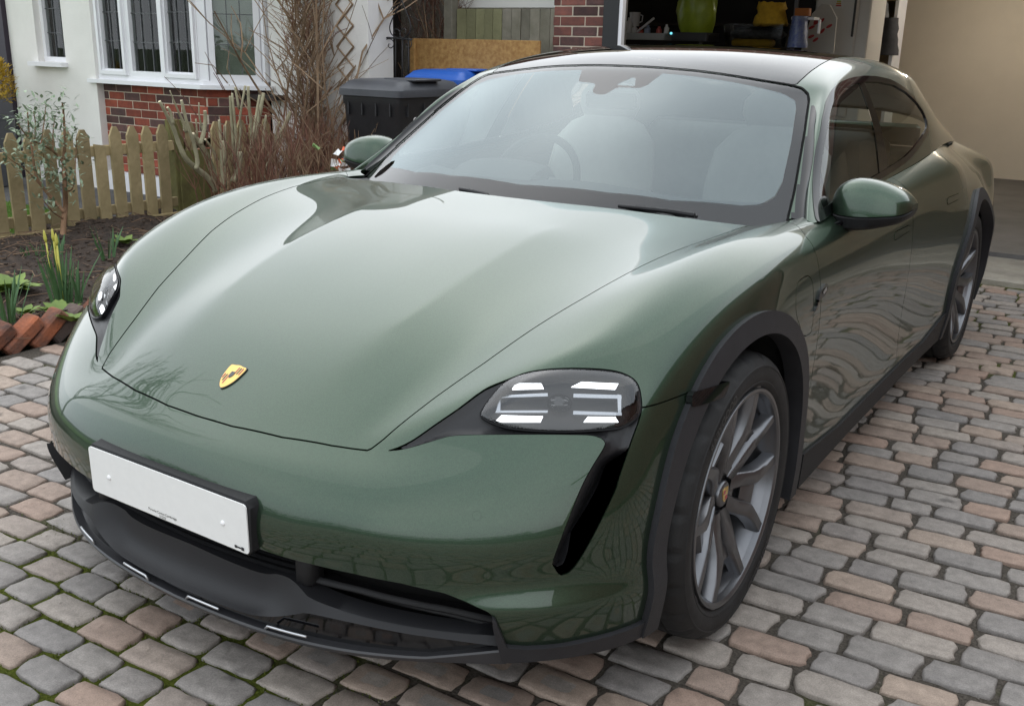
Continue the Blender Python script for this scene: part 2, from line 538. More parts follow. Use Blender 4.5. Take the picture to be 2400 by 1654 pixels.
seen = []; mass = []
for s in layout():
    px, py, z = pixel((s[0], s[1], 0))
    if z > .2 and -40 < px < 2440 and py < 1700 and py > 560 and not hidden_by_car(s[0], s[1]): seen.append((z, s))
    else: mass.append(s)
seen.sort(key=lambda q: q[0])
mass += [s for z, s in seen[300:]]
for z, s in seen[:300]:
    o = link("cobblestone", PMESH[s[6]], drive)
    o.location = (s[0], s[1], s[5] * .8); o.rotation_euler = (s[5] * 3, s[5] * 2, s[4]); o.scale = (s[2], s[3], 1)
V = []; F = []
for s in mass:
    P = PROTO[s[6]]; b = len(V); c, sn = cos(s[4]), sin(s[4])
    for x, y, z in P.V:
        x *= s[2]; y *= s[3]
        V.append((x * c - y * sn + s[0], x * sn + y * c + s[1], z + s[5] * .8))
    F += [tuple(i + b for i in f) for f in P.F]
o = link("cobblestones", new_mesh("cobblestones", V, F, STONE_MASS, True), drive); o["kind"] = "stuff"
# small grit and moss tufts in the joints
V = []; F = []; r_ = random.Random(5)
for k in range(5200):
    x = r_.uniform(-1.6, 2.4); y = r_.uniform(-1.7, 1.8)
    if abs(x) < .8 and y > -.6: continue
    s = r_.uniform(.0012, .0032); b = len(V)
    z = -.0075
    V += [(x - s, y, z), (x, y - s, z), (x + s, y, z), (x, y + s, z), (x, y, z + s * 1.3)]
    F += [(b, b + 1, b + 4), (b + 1, b + 2, b + 4), (b + 2, b + 3, b + 4), (b + 3, b, b + 4)]
o = link("joint_grit", new_mesh("joint_grit", V, F, mat("grit", (.20, .18, .16), .9, objvar=.0)), drive); o["kind"] = "stuff"
V = []; F = []
for k in range(52000):
    x = r_.uniform(-1.5, 1.0); y = r_.uniform(-1.75, -.62)
    if math.sin(x * 4.1 + 1.3 * y * 3) + math.sin(y * 7.7 + x * 2.2) + r_.uniform(-1.1, 1.1) < -.1 - .8 * (x < -.2): continue
    if x > .4 and r_.random() < .6: continue
    s = r_.uniform(.0012, .003); h = r_.uniform(.003, .009); a = r_.uniform(0, 6.28); b = len(V); z = -.0085
    V += [(x + s * cos(a), y + s * sin(a), z), (x - s * cos(a), y - s * sin(a), z), (x + r_.uniform(-.003, .003), y + r_.uniform(-.003, .003), z + h)]
    F += [(b, b + 1, b + 2)]
o = link("joint_moss", new_mesh("joint_moss", V, F, mat("moss", (.13, .155, .018), .9, col2=(.05, .07, .008), vscale=60)), drive); o["kind"] = "stuff"

# ---------------------------------------------------------------- flower bed, lawn, path
SOIL = mat("dark_soil", (.060, .040, .028), .95, col2=(.018, .012, .009), vscale=22, bump=1.0, bscale=70)


def soil_z(x, y):
    return .075 + .022 * sin(x * 3.1 + y * 1.7) + .016 * sin(x * 7.3 - y * 5.9) + .010 * sin(x * 17 + y * 13)


m = MB(); rows = []; r_ = random.Random(9)
for j in range(150):
    y = -1.6 + 6.3 * j / 149
    rows.append([(-5.05 + 2.36 * i / 79, y, soil_z(-5.05 + 2.36 * i / 79, y) + r_.uniform(-.012, .014)) for i in range(80)])
m.grid(rows); bed = m.obj("flowerbed", SOIL, None, True); tag(bed, kind="structure")
m = MB(); r_ = random.Random(21)
for k in range(5200):
    x = r_.uniform(-5.0, -2.75); y = r_.uniform(-.6, 4.2); s = r_.uniform(.004, .016); z = soil_z(x, y) + s * .3
    M3 = Matrix.Rotation(r_.uniform(0, 6), 3, 'Z') @ Matrix.Rotation(r_.uniform(-.9, .9), 3, 'X')
    m.box((x, y, z), (s * r_.uniform(1, 2.6), s, s * r_.uniform(.3, .9)), M=M3)
o = m.obj("bark_and_clods", mat("bark_chips", (.085, .055, .035), .9, col2=(.022, .014, .010), vscale=9), bed); o["kind"] = "stuff"
m = MB(); r_ = random.Random(22)
for k in range(420):
    x = r_.uniform(-5.0, -2.75); y = r_.uniform(-.4, 3.6); z = soil_z(x, y) + .012; a = r_.uniform(0, 6.28); l = r_.uniform(.05, .30)
    m.tube([(x, y, z), (x + l * .5 * cos(a), y + l * .5 * sin(a), z + r_.uniform(.0, .03)), (x + l * cos(a + .3), y + l * sin(a + .3), z)], r_.uniform(.0012, .003), 4)
o = m.obj("fallen_twigs", mat("dry_twig", (.23, .15, .09), .85, col2=(.12, .07, .045), vscale=5), bed); o["kind"] = "stuff"
m = MB(); r_ = random.Random(23)
for k in range(260):
    x = r_.uniform(-5.0, -2.75); y = r_.uniform(-.4, 3.6); z = soil_z(x, y) + .015; a = r_.uniform(0, 6.28); s = r_.uniform(.008, .022)
    M3 = Matrix.Rotation(a, 3, 'Z') @ Matrix.Rotation(r_.uniform(-.5, .5), 3, 'X')
    q = [M3 @ Vector(p) for p in ((-s, 0, 0), (0, -s * .5, .004), (s, 0, .002), (0, s * .5, .004))]
    m.add([(x + p.x, y + p.y, z + p.z) for p in q], [(0, 1, 2, 3)])
o = m.obj("dead_leaves", mat("dead_leaf", (.30, .22, .13), .8, col2=(.16, .07, .035), vscale=3), bed); o["kind"] = "stuff"

LAWN = mat("lawn_grass", (.115, .205, .022), .9, col2=(.060, .125, .014), vscale=5, bump=.8, bscale=120)
m = MB(); m.add([(-14, -6, .03), (-5.05, -6, .03), (-5.05, 2.55, .03), (-14, 2.55, .03)], [(0, 1, 2, 3)]); lawn = m.obj("lawn", LAWN); tag(lawn, kind="structure")
V = []; F = []; r_ = random.Random(31)
for k in range(26000):
    x = r_.uniform(-6.6, -5.06); y = r_.uniform(.6, 2.55); h = r_.uniform(.012, .03); a = r_.uniform(0, 6.28); b = len(V); w = .0022
    V += [(x + w * cos(a), y + w * sin(a), .03), (x - w * cos(a), y - w * sin(a), .03), (x + r_.uniform(-.012, .012), y + r_.uniform(-.012, .012), .03 + h)]; F.append((b, b + 1, b + 2))
o = link("grass_blades", new_mesh("grass_blades", V, F, mat("grass_blade", (.14, .24, .03), .8, col2=(.075, .15, .018), vscale=3)), lawn); o["kind"] = "stuff"
m = MB(); m.box((-9.5, 3.45, .0), (9.0, 1.8, .05)); tag(m.obj("path", mat("path_asphalt", (.085, .082, .080), .9, col2=(.050, .048, .047), vscale=4, bump=.5, bscale=140)), kind="structure")
m = MB(); m.box((-3.9, 5.6, -.01), (2.9, 2.3, .05)); tag(m.obj("side_yard", CONCRETE), kind="structure")

# sawtooth brick edging
EDGE_BRICK = mat("edging_brick", (.34, .105, .045), .85, col2=(.115, .060, .045), vscale=9, bump=.6, bscale=60, objvar=.35)
r_ = random.Random(41)
m = MB(); m.box((0, 0, 0), (.1025, .215, .068), bev=.010)
eme = m.mesh("edging_brick", EDGE_BRICK, True, radians(35))
ELAB = ["dull red edging brick half cut off by the left edge of the photo", "orange-red tilted edging brick second from the left edge of the photo", "orange-red tilted edging brick below the middle daffodil clump",
        "dark weathered grey-brown edging brick between two red ones", "bright red edging brick just left of the car's far headlight"]
for y, lab in zip((.165, .300, .428, .535, .645), ELAB):
    mm_ = eme
    if "dark" in lab:
        mm_ = eme.copy(); mm_.materials.clear(); mm_.materials.append(mat("burnt_brick", (.135, .095, .080), .85, col2=(.060, .045, .042), vscale=9, bump=.6, bscale=60))
    o = link("edging_brick", mm_); o.location = (-2.675 + r_.uniform(-.012, .012), y, .055 + r_.uniform(-.008, .01)); o.rotation_euler = (radians(38 + r_.uniform(-6, 6)), r_.uniform(-.08, .08), r_.uniform(-.10, .10))
    tag(o, lab, "brick", "sawtooth edging bricks of the flower bed")

# ---------------------------------------------------------------- house with the bay window
RENDER_W = mat("white_render", (.80, .78, .745), .9, col2=(.73, .71, .675), vscale=2.5, bump=.25, bscale=90)
UPVC = mat("white_upvc", (.80, .80, .82), .35, var=.02, vscale=3)
BRICK_R = mat("red_brick", (.30, .070, .038), .88, col2=(.19, .045, .030), vscale=14, bump=.6, bscale=90, objvar=.5)
BRICK_D = mat("dark_brick", (.115, .055, .048), .88, col2=(.065, .038, .036), vscale=14, bump=.6, bscale=90, objvar=.35)
MORTAR = mat("mortar", (.62, .54, .43), .95, col2=(.52, .45, .36), vscale=12, bump=.5, bscale=120)
PANE = glass_mat("window_pane", (.80, .84, .82), 1.5)
LEAD = mat("lead_bar", (.10, .105, .11), .6)
ROOM = mat("room_shade", (.035, .026, .022), .9, col2=(.018, .014, .012), vscale=2)  # near-black: the darkness of the unlit rooms is put into the colour
CURTAIN = mat("beige_curtain", (.34, .30, .21), .9, col2=(.24, .21, .15), vscale=5)
NET = mat("pale_blind", (.62, .63, .54), .8, col2=(.55, .56, .48), vscale=4)

house = empty("house", (-6.5, 3.7, 0))
HO = Vector((-6.5, 3.7, 0))


def hpart(mb, name, material, parent=None, smooth=False, angle=None):
    """house part given in world coordinates"""
    mb.V = [(x - HO.x, y - HO.y, z - HO.z) for x, y, z in mb.V]
    return mb.obj(name, material, parent or house, smooth, angle)


tag(house, "white rendered house with red brick bay under a white window", "house")
YW, YB, YM = 3.60, 3.66, 4.03      # porch wall, bay front, main wall
XE = -6.74                          # edge of the porch wall
# small window in the porch wall: opening
wx0, wx1 = at(81, 60, 1, YW).x, at(146, 60, 1, YW).x
wz0 = at(110, 145, 1, YW).z
m = MB()
T = .30
m.box(((wx0 - 9.6) / 2, YW + T / 2, 1.7), (9.6 + wx0, T, 3.4)) if False else None
m.box(((-11 + wx0) / 2, YW + T / 2, 1.37), (wx0 + 11, T, 2.74)); m.box(((wx1 + XE) / 2, YW + T / 2, 1.37), (XE - wx1, T, 2.74))
m.box(((wx0 + wx1) / 2, YW + T / 2, wz0 / 2), (wx1 - wx0, T, wz0)); m.box(((wx0 + wx1) / 2, YW + T / 2, 2.42), (wx1 - wx0, T, .64))
m2 = MB(); m2.box((-4.35, YM + T / 2, 1.4), (1.12, T, 2.8))
hpart(m, "wall", RENDER_W); hpart(m2, "wall", RENDER_W)
# dark doorway edge at the far left
m = MB(); dx = at(14, 80, 1, YW - .03).x; m.box((dx - .35, YW - .02, 1.1), (.70, .06, 2.2)); hpart(m, "door", mat("dark_door", (.018, .010, .022), .4))


def window(x0, x1, z0, z1, P, ang, name="window", fw=.055, bars_x=2, bar_z=.235, behind=None, opener=False):
    """framed leaded window; P = origin, ang = facing turn; x along the facet"""
    R2 = Matrix.Rotation(ang, 3, 'Z'); O = Vector(P)

    def put(c, d, mb):
        M3 = R2
        w = O + R2 @ Vector(c); mb.box((w.x, w.y, w.z), d, M=M3)
    w = empty(name, (0, 0, 0), house)
    m = MB()
    put(((x0 + x1) / 2, .0, z0 + fw / 2), (x1 - x0, .07, fw), m); put(((x0 + x1) / 2, .0, z1 - fw / 2), (x1 - x0, .07, fw), m)
    put((x0 + fw / 2, .0, (z0 + z1) / 2), (fw, .07, z1 - z0 - 2 * fw), m); put((x1 - fw / 2, .0, (z0 + z1) / 2), (fw, .07, z1 - z0 - 2 * fw), m)
    if opener:
        g = fw * .55
        put(((x0 + x1) / 2, -.045, z0 + .012 + g / 2), (x1 - x0 - .02, .03, g), m)
        put((x0 + .012 + g / 2, -.045, (z0 + z1) / 2), (g, .032, z1 - z0 - .024), m); put((x1 - .012 - g / 2, -.045, (z0 + z1) / 2), (g, .032, z1 - z0 - .024), m)
    hpart(m, "window_frame", UPVC, w)
    m = MB(); put(((x0 + x1) / 2, .005, (z0 + z1) / 2), (x1 - x0 - 2 * fw + .01, .006, z1 - z0 - 2 * fw + .01), m); pn = hpart(m, "pane", PANE, w)
    nb = bars_x
    for i in range(nb):
        m = MB(); xx = x0 + fw + (x1 - x0 - 2 * fw) * (i + 1) / (nb + 1); put((xx, -.001, (z0 + z1) / 2), (.007, .011, z1 - z0 - 2 * fw), m); hpart(m, "lead_bar", LEAD, w)
    z = z0 + fw + bar_z
    while z < z1 - fw - .05:
        m = MB(); put(((x0 + x1) / 2, -.0015, z), (x1 - x0 - 2 * fw, .0115, .007), m); hpart(m, "lead_bar", LEAD, w); z += bar_z
    return w, put


# porch window
w, put = window(0, wx1 - wx0, wz0, 2.1, (wx0, YW + .10, 0), 0, bars_x=2, bar_z=.22, fw=.045)
m = MB(); put(((wx1 - wx0) / 2 - .02, -.115, wz0 - .022), ((wx1 - wx0) + .10, .12, .04), m); hpart(m, "sill", UPVC, w)
m = MB(); put((.12, .20, 1.7), (.14, .02, 1.2), m); hpart(m, "curtain", NET, w)
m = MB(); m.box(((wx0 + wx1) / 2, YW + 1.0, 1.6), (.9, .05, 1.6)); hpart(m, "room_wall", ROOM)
FIG = mat("pale_ornament", (.55, .50, .42), .6)
for fx, hgt, cm in ((.30, .20, FIG), (.40, .24, FIG)):
    f = MB(); x = wx0 + fx * (wx1 - wx0) / .46; f.lathe([(.02, 0), (.022, .02), (.012, .07), (.018, .12), (.010, .155), (.016, .18), (.012, .20), (.0005, .21)], 12, 'z', (x, YW + .19, wz0 + .012))
    f.V = [(a, b, wz0 + .012 + (c - wz0 - .012) * hgt / .21) for a, b, c in f.V]; hpart(f, "ornament", cm, w, True)

# bay: brick base, each brick its own piece
bx0, bx1 = XE, at(481, 210, 1, YB).x
cxe = Vector((at(628, 210, 1, YM).x, YM, 0)); corner = Vector((bx1, YB, 0))
ZB0, ZB1 = .205, 1.005
clen = (cxe - corner).length; cang = math.atan2(cxe.y - corner.y, cxe.x - corner.x)
m = MB(); m.box(((bx0 + bx1) / 2 - .03, YB + .1135, (ZB0 + ZB1) / 2), (bx1 - bx0 - .02, .20, ZB1 - ZB0 - .01))
cm_ = corner + Vector((cos(cang), sin(cang), 0)) * clen / 2 + Vector((-sin(cang), cos(cang), 0)) * .1135
m.box((cm_.x, cm_.y, (ZB0 + ZB1) / 2), (clen, .20, ZB1 - ZB0 - .01), rz=cang)
bay = hpart(m, "bay_wall", MORTAR)
m = MB(); m.box((0, 0, 0), (.2155, .03, .066), bev=.003); b_full = m.mesh("brick", BRICK_R)
bme = {}


def brick(L, dark):
    k = (round(L, 3), dark)
    if k not in bme:
        mb = MB(); mb.box((0, 0, 0), (L, .036, .0655), bev=.0035); bme[k] = mb.mesh("brick", BRICK_D if dark else BRICK_R)
    return bme[k]


def lay_bricks(parent, origin, P0, ang, length, z0, z1, seed, first=0.0, pd=.33, proud=.006):
    r = random.Random(seed); d = Vector((cos(ang), sin(ang), 0)); nrm = Vector((sin(ang), -cos(ang), 0))
    n = int(round((z1 - z0) / .075))
    for i in range(n):
        z = z0 + (i + .5) * (z1 - z0) / n
        s = -(.1125 if i % 2 else 0) - first
        while s < length - .01:
            a, b = max(0, s), min(length, s + .2155)
            if b - a > .03:
                me = brick(round((b - a) / .02) * .02 if b - a < .21 else .2155, r.random() < pd)
                o = link("brick", me, parent); p = P0 + d * (a + b) / 2 + nrm * (-.018 + proud + r.uniform(-.0015, .0015))
                o.location = (p.x - origin.x, p.y - origin.y, z - origin.z); o.rotation_euler = (0, 0, ang + r.uniform(-.004, .004))
            s += .2255
    return


lay_bricks(bay, HO, Vector((bx0, YB + .015, 0)), 0, bx1 - bx0, ZB0, ZB1, 51, .04)
lay_bricks(bay, HO, corner + Vector((.004, .015, 0)), cang, clen, ZB0, ZB1, 52, .02)
m = MB(); m.box(((bx0 + bx1) / 2 + .02, YB + .02, .10), (bx1 - bx0 + .05, .10, .205)); hpart(m, "plinth", UPVC)
# sill and windows of the bay
m = MB()
m.prism([(bx0 - .10, YB - .09), (bx1 + .045, YB - .09), (cxe.x + .10, cxe.y - .05), (cxe.x + .05, cxe.y + .02), (bx1, YB + .06), (bx0, YB + .06)], 1.005, 1.040, lambda u, v, h: (u, v, h))
hpart(m, "sill", UPVC)
m = MB()
m.prism([(bx0 + .0, YB - .035), (bx1 + .02, YB - .035), (cxe.x + .03, cxe.y - .03), (cxe.x, cxe.y + .03), (bx1, YB + .05), (bx0, YB + .05)], 1.040, 1.075, lambda u, v, h: (u, v, h)); hpart(m, "sill_upstand", UPVC)
for c_, d_, a_ in (((bx0 + .02, YB + .02, 1.65), (.07, .09, 1.16), 0), ((bx1 - .005, YB + .025, 1.65), (.085, .085, 1.16), cang / 2), ((cxe.x - .01, cxe.y - .01, 1.65), (.07, .07, 1.16), 0)):
    m = MB(); m.box(c_, d_, rz=a_); hpart(m, "corner_post", UPVC)
xs = [at(p, 100, 1, YB).x for p in (238, 304, 388, 470)]
W1, p1 = window(0, xs[1] - xs[0], 1.075, 2.25, (xs[0], YB, 0), 0, bars_x=2, bar_z=.245, fw=.06, opener=True)
W2, p2 = window(0, xs[2] - xs[1], 1.075, 2.25, (xs[1], YB + .005, 0), 0, bars_x=2, bar_z=.245, fw=.05)
W3, p3 = window(0, xs[3] - xs[2], 1.075, 2.25, (xs[2], YB, 0), 0, bars_x=2, bar_z=.245, fw=.06, opener=True)
W4, p4 = window(.05, clen - .045, 1.075, 2.25, (corner.x, corner.y, 0), cang, bars_x=2, bar_z=.245, fw=.05)
m = MB(); p4((clen / 2, .10, 1.65), (clen - .1, .01, 1.2), m); hpart(m, "blind", NET, W4)
m = MB(); rows = []
for k in range(25):
    x = bx0 + .18 + .014 * k; rows.append([(x, YB + .25 + .018 * sin(k * 1.9), z) for z in (1.0, 2.4)])
m.grid(rows); hpart(m, "curtain", CURTAIN, W1, True)
m = MB(); rows = []
for k in range(25):
    x = xs[1] + .10 + .010 * k; rows.append([(x, YB + .28 + .014 * sin(k * 2.1), z) for z in (1.0, 2.4)])
m.grid(rows); hpart(m, "curtain", NET, W2, True)
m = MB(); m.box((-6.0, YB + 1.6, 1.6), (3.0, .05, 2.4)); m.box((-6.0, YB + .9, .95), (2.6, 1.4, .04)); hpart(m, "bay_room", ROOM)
m = MB(); m.box((-6.0, YB + .12, 2.49), (2.6, .5, .48)); hpart(m, "bay_head", RENDER_W)
# upper storey and roof (outside the picture, mirrored in the paint)
m = MB()
m.add([(-11.5, 3.4, 2.75), (-3.75, 3.4, 2.75), (-3.75, 11, 2.75), (-11.5, 11, 2.75), (-11.5, 8.5, 3.4), (-3.75, 8.5, 3.4)], [(0, 1, 5, 4), (2, 3, 4, 5), (0, 4, 3), (1, 2, 5), (3, 2, 1, 0)])
hpart(m, "roof", mat("roof_tile", (.13, .06, .045), .85, col2=(.08, .04, .03), vscale=6, bump=.5, bscale=20))

# ---------------------------------------------------------------- picket fence
WOOD = mat("weathered_wood", (.39, .305, .165), .85, col2=(.265, .21, .105), vscale=6, bump=.5, bscale=30, objvar=.25)
WOOD_G = mat("mossy_wood", (.155, .150, .045), .9, col2=(.10, .085, .030), vscale=7, bump=.5, bscale=40)
fence = empty("picket_fence", (-4.9, 2.2, .06))
tag(fence, "low weathered picket fence with pointed tops between flower bed and lawn", "fence")
FO_ = Vector((-4.9, 2.2, .06))


def wood_grain(me):
    return me


py0 = 1.505; r_ = random.Random(61)
pick = []
for v in range(3):
    mb = MB(); w = .045 + .002 * v
    mb.prism([(-w, 0), (w, 0), (w, .635), (.016, .70), (-.016, .70), (-w, .635)], -.010, .010, lambda u, vv, h: (h, u, vv)); pick.append(mb.mesh("picket", WOOD))
mb = MB(); mb.prism([(-.045, 0), (.045, 0), (.045, .575), (-.045, .59)], -.010, .010, lambda u, vv, h: (h, u, vv)); short = mb.mesh("picket", WOOD)
for k in range(-6, 13):
    if k == 11: continue
    y = py0 + .134 * k
    o = link("picket", short if k == 6 else pick[k % 3], fence); o.location = (.018, y - 2.2 + r_.uniform(-.006, .006), .012 + r_.uniform(-.006, .008)); o.rotation_euler = (r_.uniform(-.02, .02), r_.uniform(-.015, .015), 0)
for z, h in ((.105, .075), (.545, .075)):
    mb = MB(); mb.box((-.012, .1, z), (.036, 2.9, h), bev=.004); mb.obj("rail", WOOD, fence)
mb = MB(); mb.box((.030, .1, -.03), (.025, 2.9, .12), bev=.004); mb.obj("gravel_board", WOOD, fence)
for y in (2.99,):
    mb = MB(); mb.box((-.04, y - 2.2 + .03, .33), (.10, .10, .82), bev=.006); mb.obj("post", WOOD_G, fence)
for k in range(14, 19):
    o = link("picket", pick[k % 3], fence); o.location = (.018, 1.505 + .134 * k - 2.2, .012)
mb = MB(); mb.box((-.012, 1.4, .545), (.036, 1.2, .075)); mb.obj("rail", WOOD, fence)
mb = MB(); mb.box((.02, .95, .24), (.02, .30, .52)); mb.obj("end_board", WOOD_G, fence)

# ---------------------------------------------------------------- plants
BARK_PALE = mat("pale_green_bark", (.36, .33, .21), .8, col2=(.22, .20, .125), vscale=9, bump=.5, bscale=60)
CUT = mat("cut_wood", (.80, .70, .48), .8)
TWIG_RED = mat("red_brown_twig", (.20, .085, .050), .8, col2=(.11, .050, .035), vscale=4)
TWIG_BROWN = mat("brown_twig", (.34, .235, .145), .85, col2=(.17, .11, .066), vscale=3)
BARK = mat("peeling_bark", (.34, .20, .115), .85, col2=(.20, .115, .065), vscale=8, bump=.6, bscale=40)
LEAF_G = mat("grey_green_leaf", (.33, .40, .28), .6, col2=(.17, .24, .14), vscale=14)
LEAF_Y = mat("yellow_leaf", (.58, .40, .035), .6, col2=(.34, .22, .02), vscale=9)
LEAF_D = mat("daffodil_leaf", (.095, .19, .075), .5, col2=(.05, .115, .040), vscale=6)
LEAF_L = mat("primrose_leaf", (.19, .27, .045), .6, col2=(.10, .165, .028), vscale=8)
BUD = mat("daffodil_bud", (.50, .47, .09), .6)

# pruned shrub: thick sawn stems
XS_ = -4.2


def stem_px(mb, cb, pts, r0, r1, X=XS_, nub=True):
    """stem drawn through photograph pixels in the plane x = X (slightly staggered)"""
    P = [at(px, py, 0, X) for px, py in pts]
    Q = spl([tuple(p) for p in P], 4)
    rr = list(np.linspace(r0, r1, len(Q)))
    rr = [a * (1 + .07 * sin(i * 2.3)) for i, a in enumerate(rr)]
    mb.tube([tuple(p) for p in Q], rr, 10)
    if nub:
        a, b = Vector(Q[-2]), Vector(Q[-1]); d = (b - a).normalized()
        cb.tube([tuple(b + d * .0005), tuple(b + d * .003)], [rr[-1] * .97, rr[-1] * .93], 10)


def zp(u, v): return (360 + u * 540 / 2316, 180 + v * 540 / 2316)


sx = [
    ([(640, 1150), (560, 1030), (430, 920), (330, 830), (260, 690), (200, 520), (120, 360), (60, 250)], .040, .016),
    ([(430, 930), (440, 840), (400, 650), (340, 480), (280, 240)], .028, .017),
    ([(640, 1100), (560, 860), (470, 680), (390, 580)], .046, .030), ([(470, 680), (505, 560), (520, 430), (515, 345)], .028, .018),
    ([(330, 560), (290, 440), (240, 330), (165, 145)], .022, .006), ([(640, 840), (590, 730), (520, 630)], .022, .012), ([(200, 480), (170, 360), (140, 310)], .018, .014),
    ([(490, 540), (460, 400), (455, 265)], .012, .008), ([(440, 600), (425, 430)], .013, .010),
    ([(705, 1120), (705, 900), (705, 650)], .040, .034), ([(690, 1000), (680, 700), (660, 440)], .022, .018), ([(715, 900), (715, 490)], .020, .016),
    ([(810, 900), (800, 640), (780, 380), (770, 200)], .022, .016), ([(830, 800), (825, 560), (790, 170)], .018, .014),
    ([(800, 1060), (850, 930), (870, 760)], .042, .034), ([(860, 780), (880, 520), (870, 400), (920, 95)], .022, .013), ([(860, 330), (820, 110)], .016, .013),
    ([(980, 780), (990, 560), (960, 300), (950, 100)], .024, .018), ([(1000, 690), (1050, 460), (1105, 170)], .030, .022), ([(1000, 600), (1030, 400), (1065, 190)], .018, .016),
    ([(1100, 1050), (1140, 960), (1200, 780), (1300, 540), (1375, 360)], .050, .026), ([(1190, 760), (1230, 600), (1265, 460)], .022, .017), ([(1110, 840), (1170, 780)], .022, .020),
    ([(1080, 1040), (1085, 890)], .024, .018), ([(1100, 830), (1105, 600), (1130, 390)], .020, .014), ([(1200, 720), (1245, 690)], .018, .016),
]
stump = empty("pruned_shrub", tuple(at(*zp(800, 1150), 0, XS_)))
stump.location.z = .06
SO = stump.location.copy()
tag(stump, "hard-pruned shrub of thick pale sawn-off stems in front of the brick bay", "shrub")
cb = MB()
for i, (pts, r0, r1) in enumerate(sx):
    mb = MB(); X = XS_ + .10 * sin(i * 2.4)
    stem_px(mb, cb, [zp(u, v) for u, v in pts], r0 * .62, r1 * .62, X)
    mb.V = [(x - SO.x, y - SO.y, z - SO.z) for x, y, z in mb.V]; mb.obj("stem", BARK_PALE, stump, True)
cb.V = [(x - SO.x, y - SO.y, z - SO.z) for x, y, z in cb.V]; cb.obj("sawn_ends", CUT, stump)
mb = MB()
for pts in ([(820, 500), (1100, 1090)], ):
    pass
for pts in ([zp(700, 130), zp(640, 20), zp(600, -40)], [zp(720, 140), zp(650, 10), (480, 122)], [zp(440, 400), zp(330, 230), zp(180, 70), (385, 180)]):
    P = [tuple(at(px, py, 0, XS_ - .05)) for px, py in pts]; mb.tube(P, [.004, .003, .0018, .0015][:len(P)], 5)
mb.V = [(x - SO.x, y - SO.y, z - SO.z) for x, y, z in mb.V]; mb.obj("thin_shoot", TWIG_RED, stump)
# root collar and stool
mb = MB(); mb.lathe([(.30, -.12), (.26, .02), (.18, .12), (.10, .2), (.0005, .22)], 16, 'z'); mb.obj("stool", BARK, stump, True)


def twigs(mb, base, n, h, spread, seed, lean=(0, 0), thick=.004, kids=3, curl=.12):
    r = random.Random(seed)
    for k in range(n):
        bx, by, bz = base(r); a = r.uniform(0, 6.28); l = h * r.uniform(.55, 1.05)
        dx, dy = cos(a) * spread * r.random() + lean[0], sin(a) * spread * r.random() + lean[1]
        P = [(bx, by, bz)]
        for t in (.35, .7, 1.0):
            P.append((bx + dx * l * t + r.gauss(0, .03), by + dy * l * t + r.gauss(0, .03), bz + l * t))
        th = thick * r.uniform(.6, 1.3)
        mb.tube(P, [th, th * .8, th * .55, th * .3], 4, cap=False)
        for q in range(kids):
            i = r.randrange(1, 3); s = Vector(P[i]); b = r.uniform(0, 6.28); ll = l * r.uniform(.15, .4)
            e = s + Vector((cos(b) * ll * .5 + dx * ll * .5, sin(b) * ll * .5 + dy * ll * .5, ll * .8))
            mb.tube([tuple(s), tuple((s + e) / 2 + Vector((r.uniform(-.01, .01), r.uniform(-.01, .01), 0))), tuple(e)], [th * .55, th * .4, th * .22], 4, cap=False)


# red-brown twiggy hedge behind it
ht = empty("twiggy_bush", (-3.75, 3.15, .06)); tag(ht, "bare red-brown twiggy bush between the sawn stems and the black bin", "bush")
mb = MB(); twigs(mb, lambda r: (r.uniform(-.55, .45), r.uniform(-.45, .55), 0), 330, .82, .45, 71, (.05, 0), .0045, 3); mb.obj("branches", TWIG_RED, ht)
mb = MB(); twigs(mb, lambda r: (r.uniform(-.3, .6), r.uniform(-.35, .3), .05), 120, .72, .75, 72, (.40, -.15), .005, 3); mb.obj("branches", TWIG_BROWN, ht)
mb = MB(); twigs(mb, lambda r: (r.uniform(-.7, .2), r.uniform(.0, .5), 0), 60, .95, .25, 73, (-.05, .05), .004, 2); mb.obj("branches", TWIG_RED, ht)
# sweet wrapper litter of orange, white and green caught in the twigs
lit = empty("plastic_wrapper", tuple(at(815, 372, 1, 2.9))); tag(lit, "orange white and green plastic wrapper caught in twigs beside the far mirror", "wrapper")
r_ = random.Random(81)
for nm, cl, n in (("orange_film", (.75, .13, .04), 9), ("white_film", (.75, .75, .74), 8), ("green_film", (.18, .30, .10), 4)):
    mb = MB()
    for k in range(n):
        c = Vector((r_.uniform(-.26, .12), r_.uniform(-.12, .12), r_.uniform(-.14, .07)))
        M3 = Matrix.Rotation(r_.uniform(0, 6), 3, 'Z') @ Matrix.Rotation(r_.uniform(.3, 1.4), 3, 'X'); s = r_.uniform(.03, .06)
        q = [c + M3 @ Vector(p) for p in ((-s, -s * .4, 0), (0, -s * .5, s * .3), (s, -s * .3, 0), (s * 1.1, s * .5, s * .2), (0, s * .4, -s * .2), (-s * .9, s * .5, s * .2))]
        mb.add([tuple(p) for p in q], [(0, 1, 4, 5), (1, 2, 3, 4)])
    mb.obj(nm, mat(nm, cl, .3, coat=.3), lit)

# climber on the house wall
cl = empty("wall_climber", (-4.28, 3.85, .04)); tag(cl, "tall leafless brown climber on trellis against the white wall", "climber")


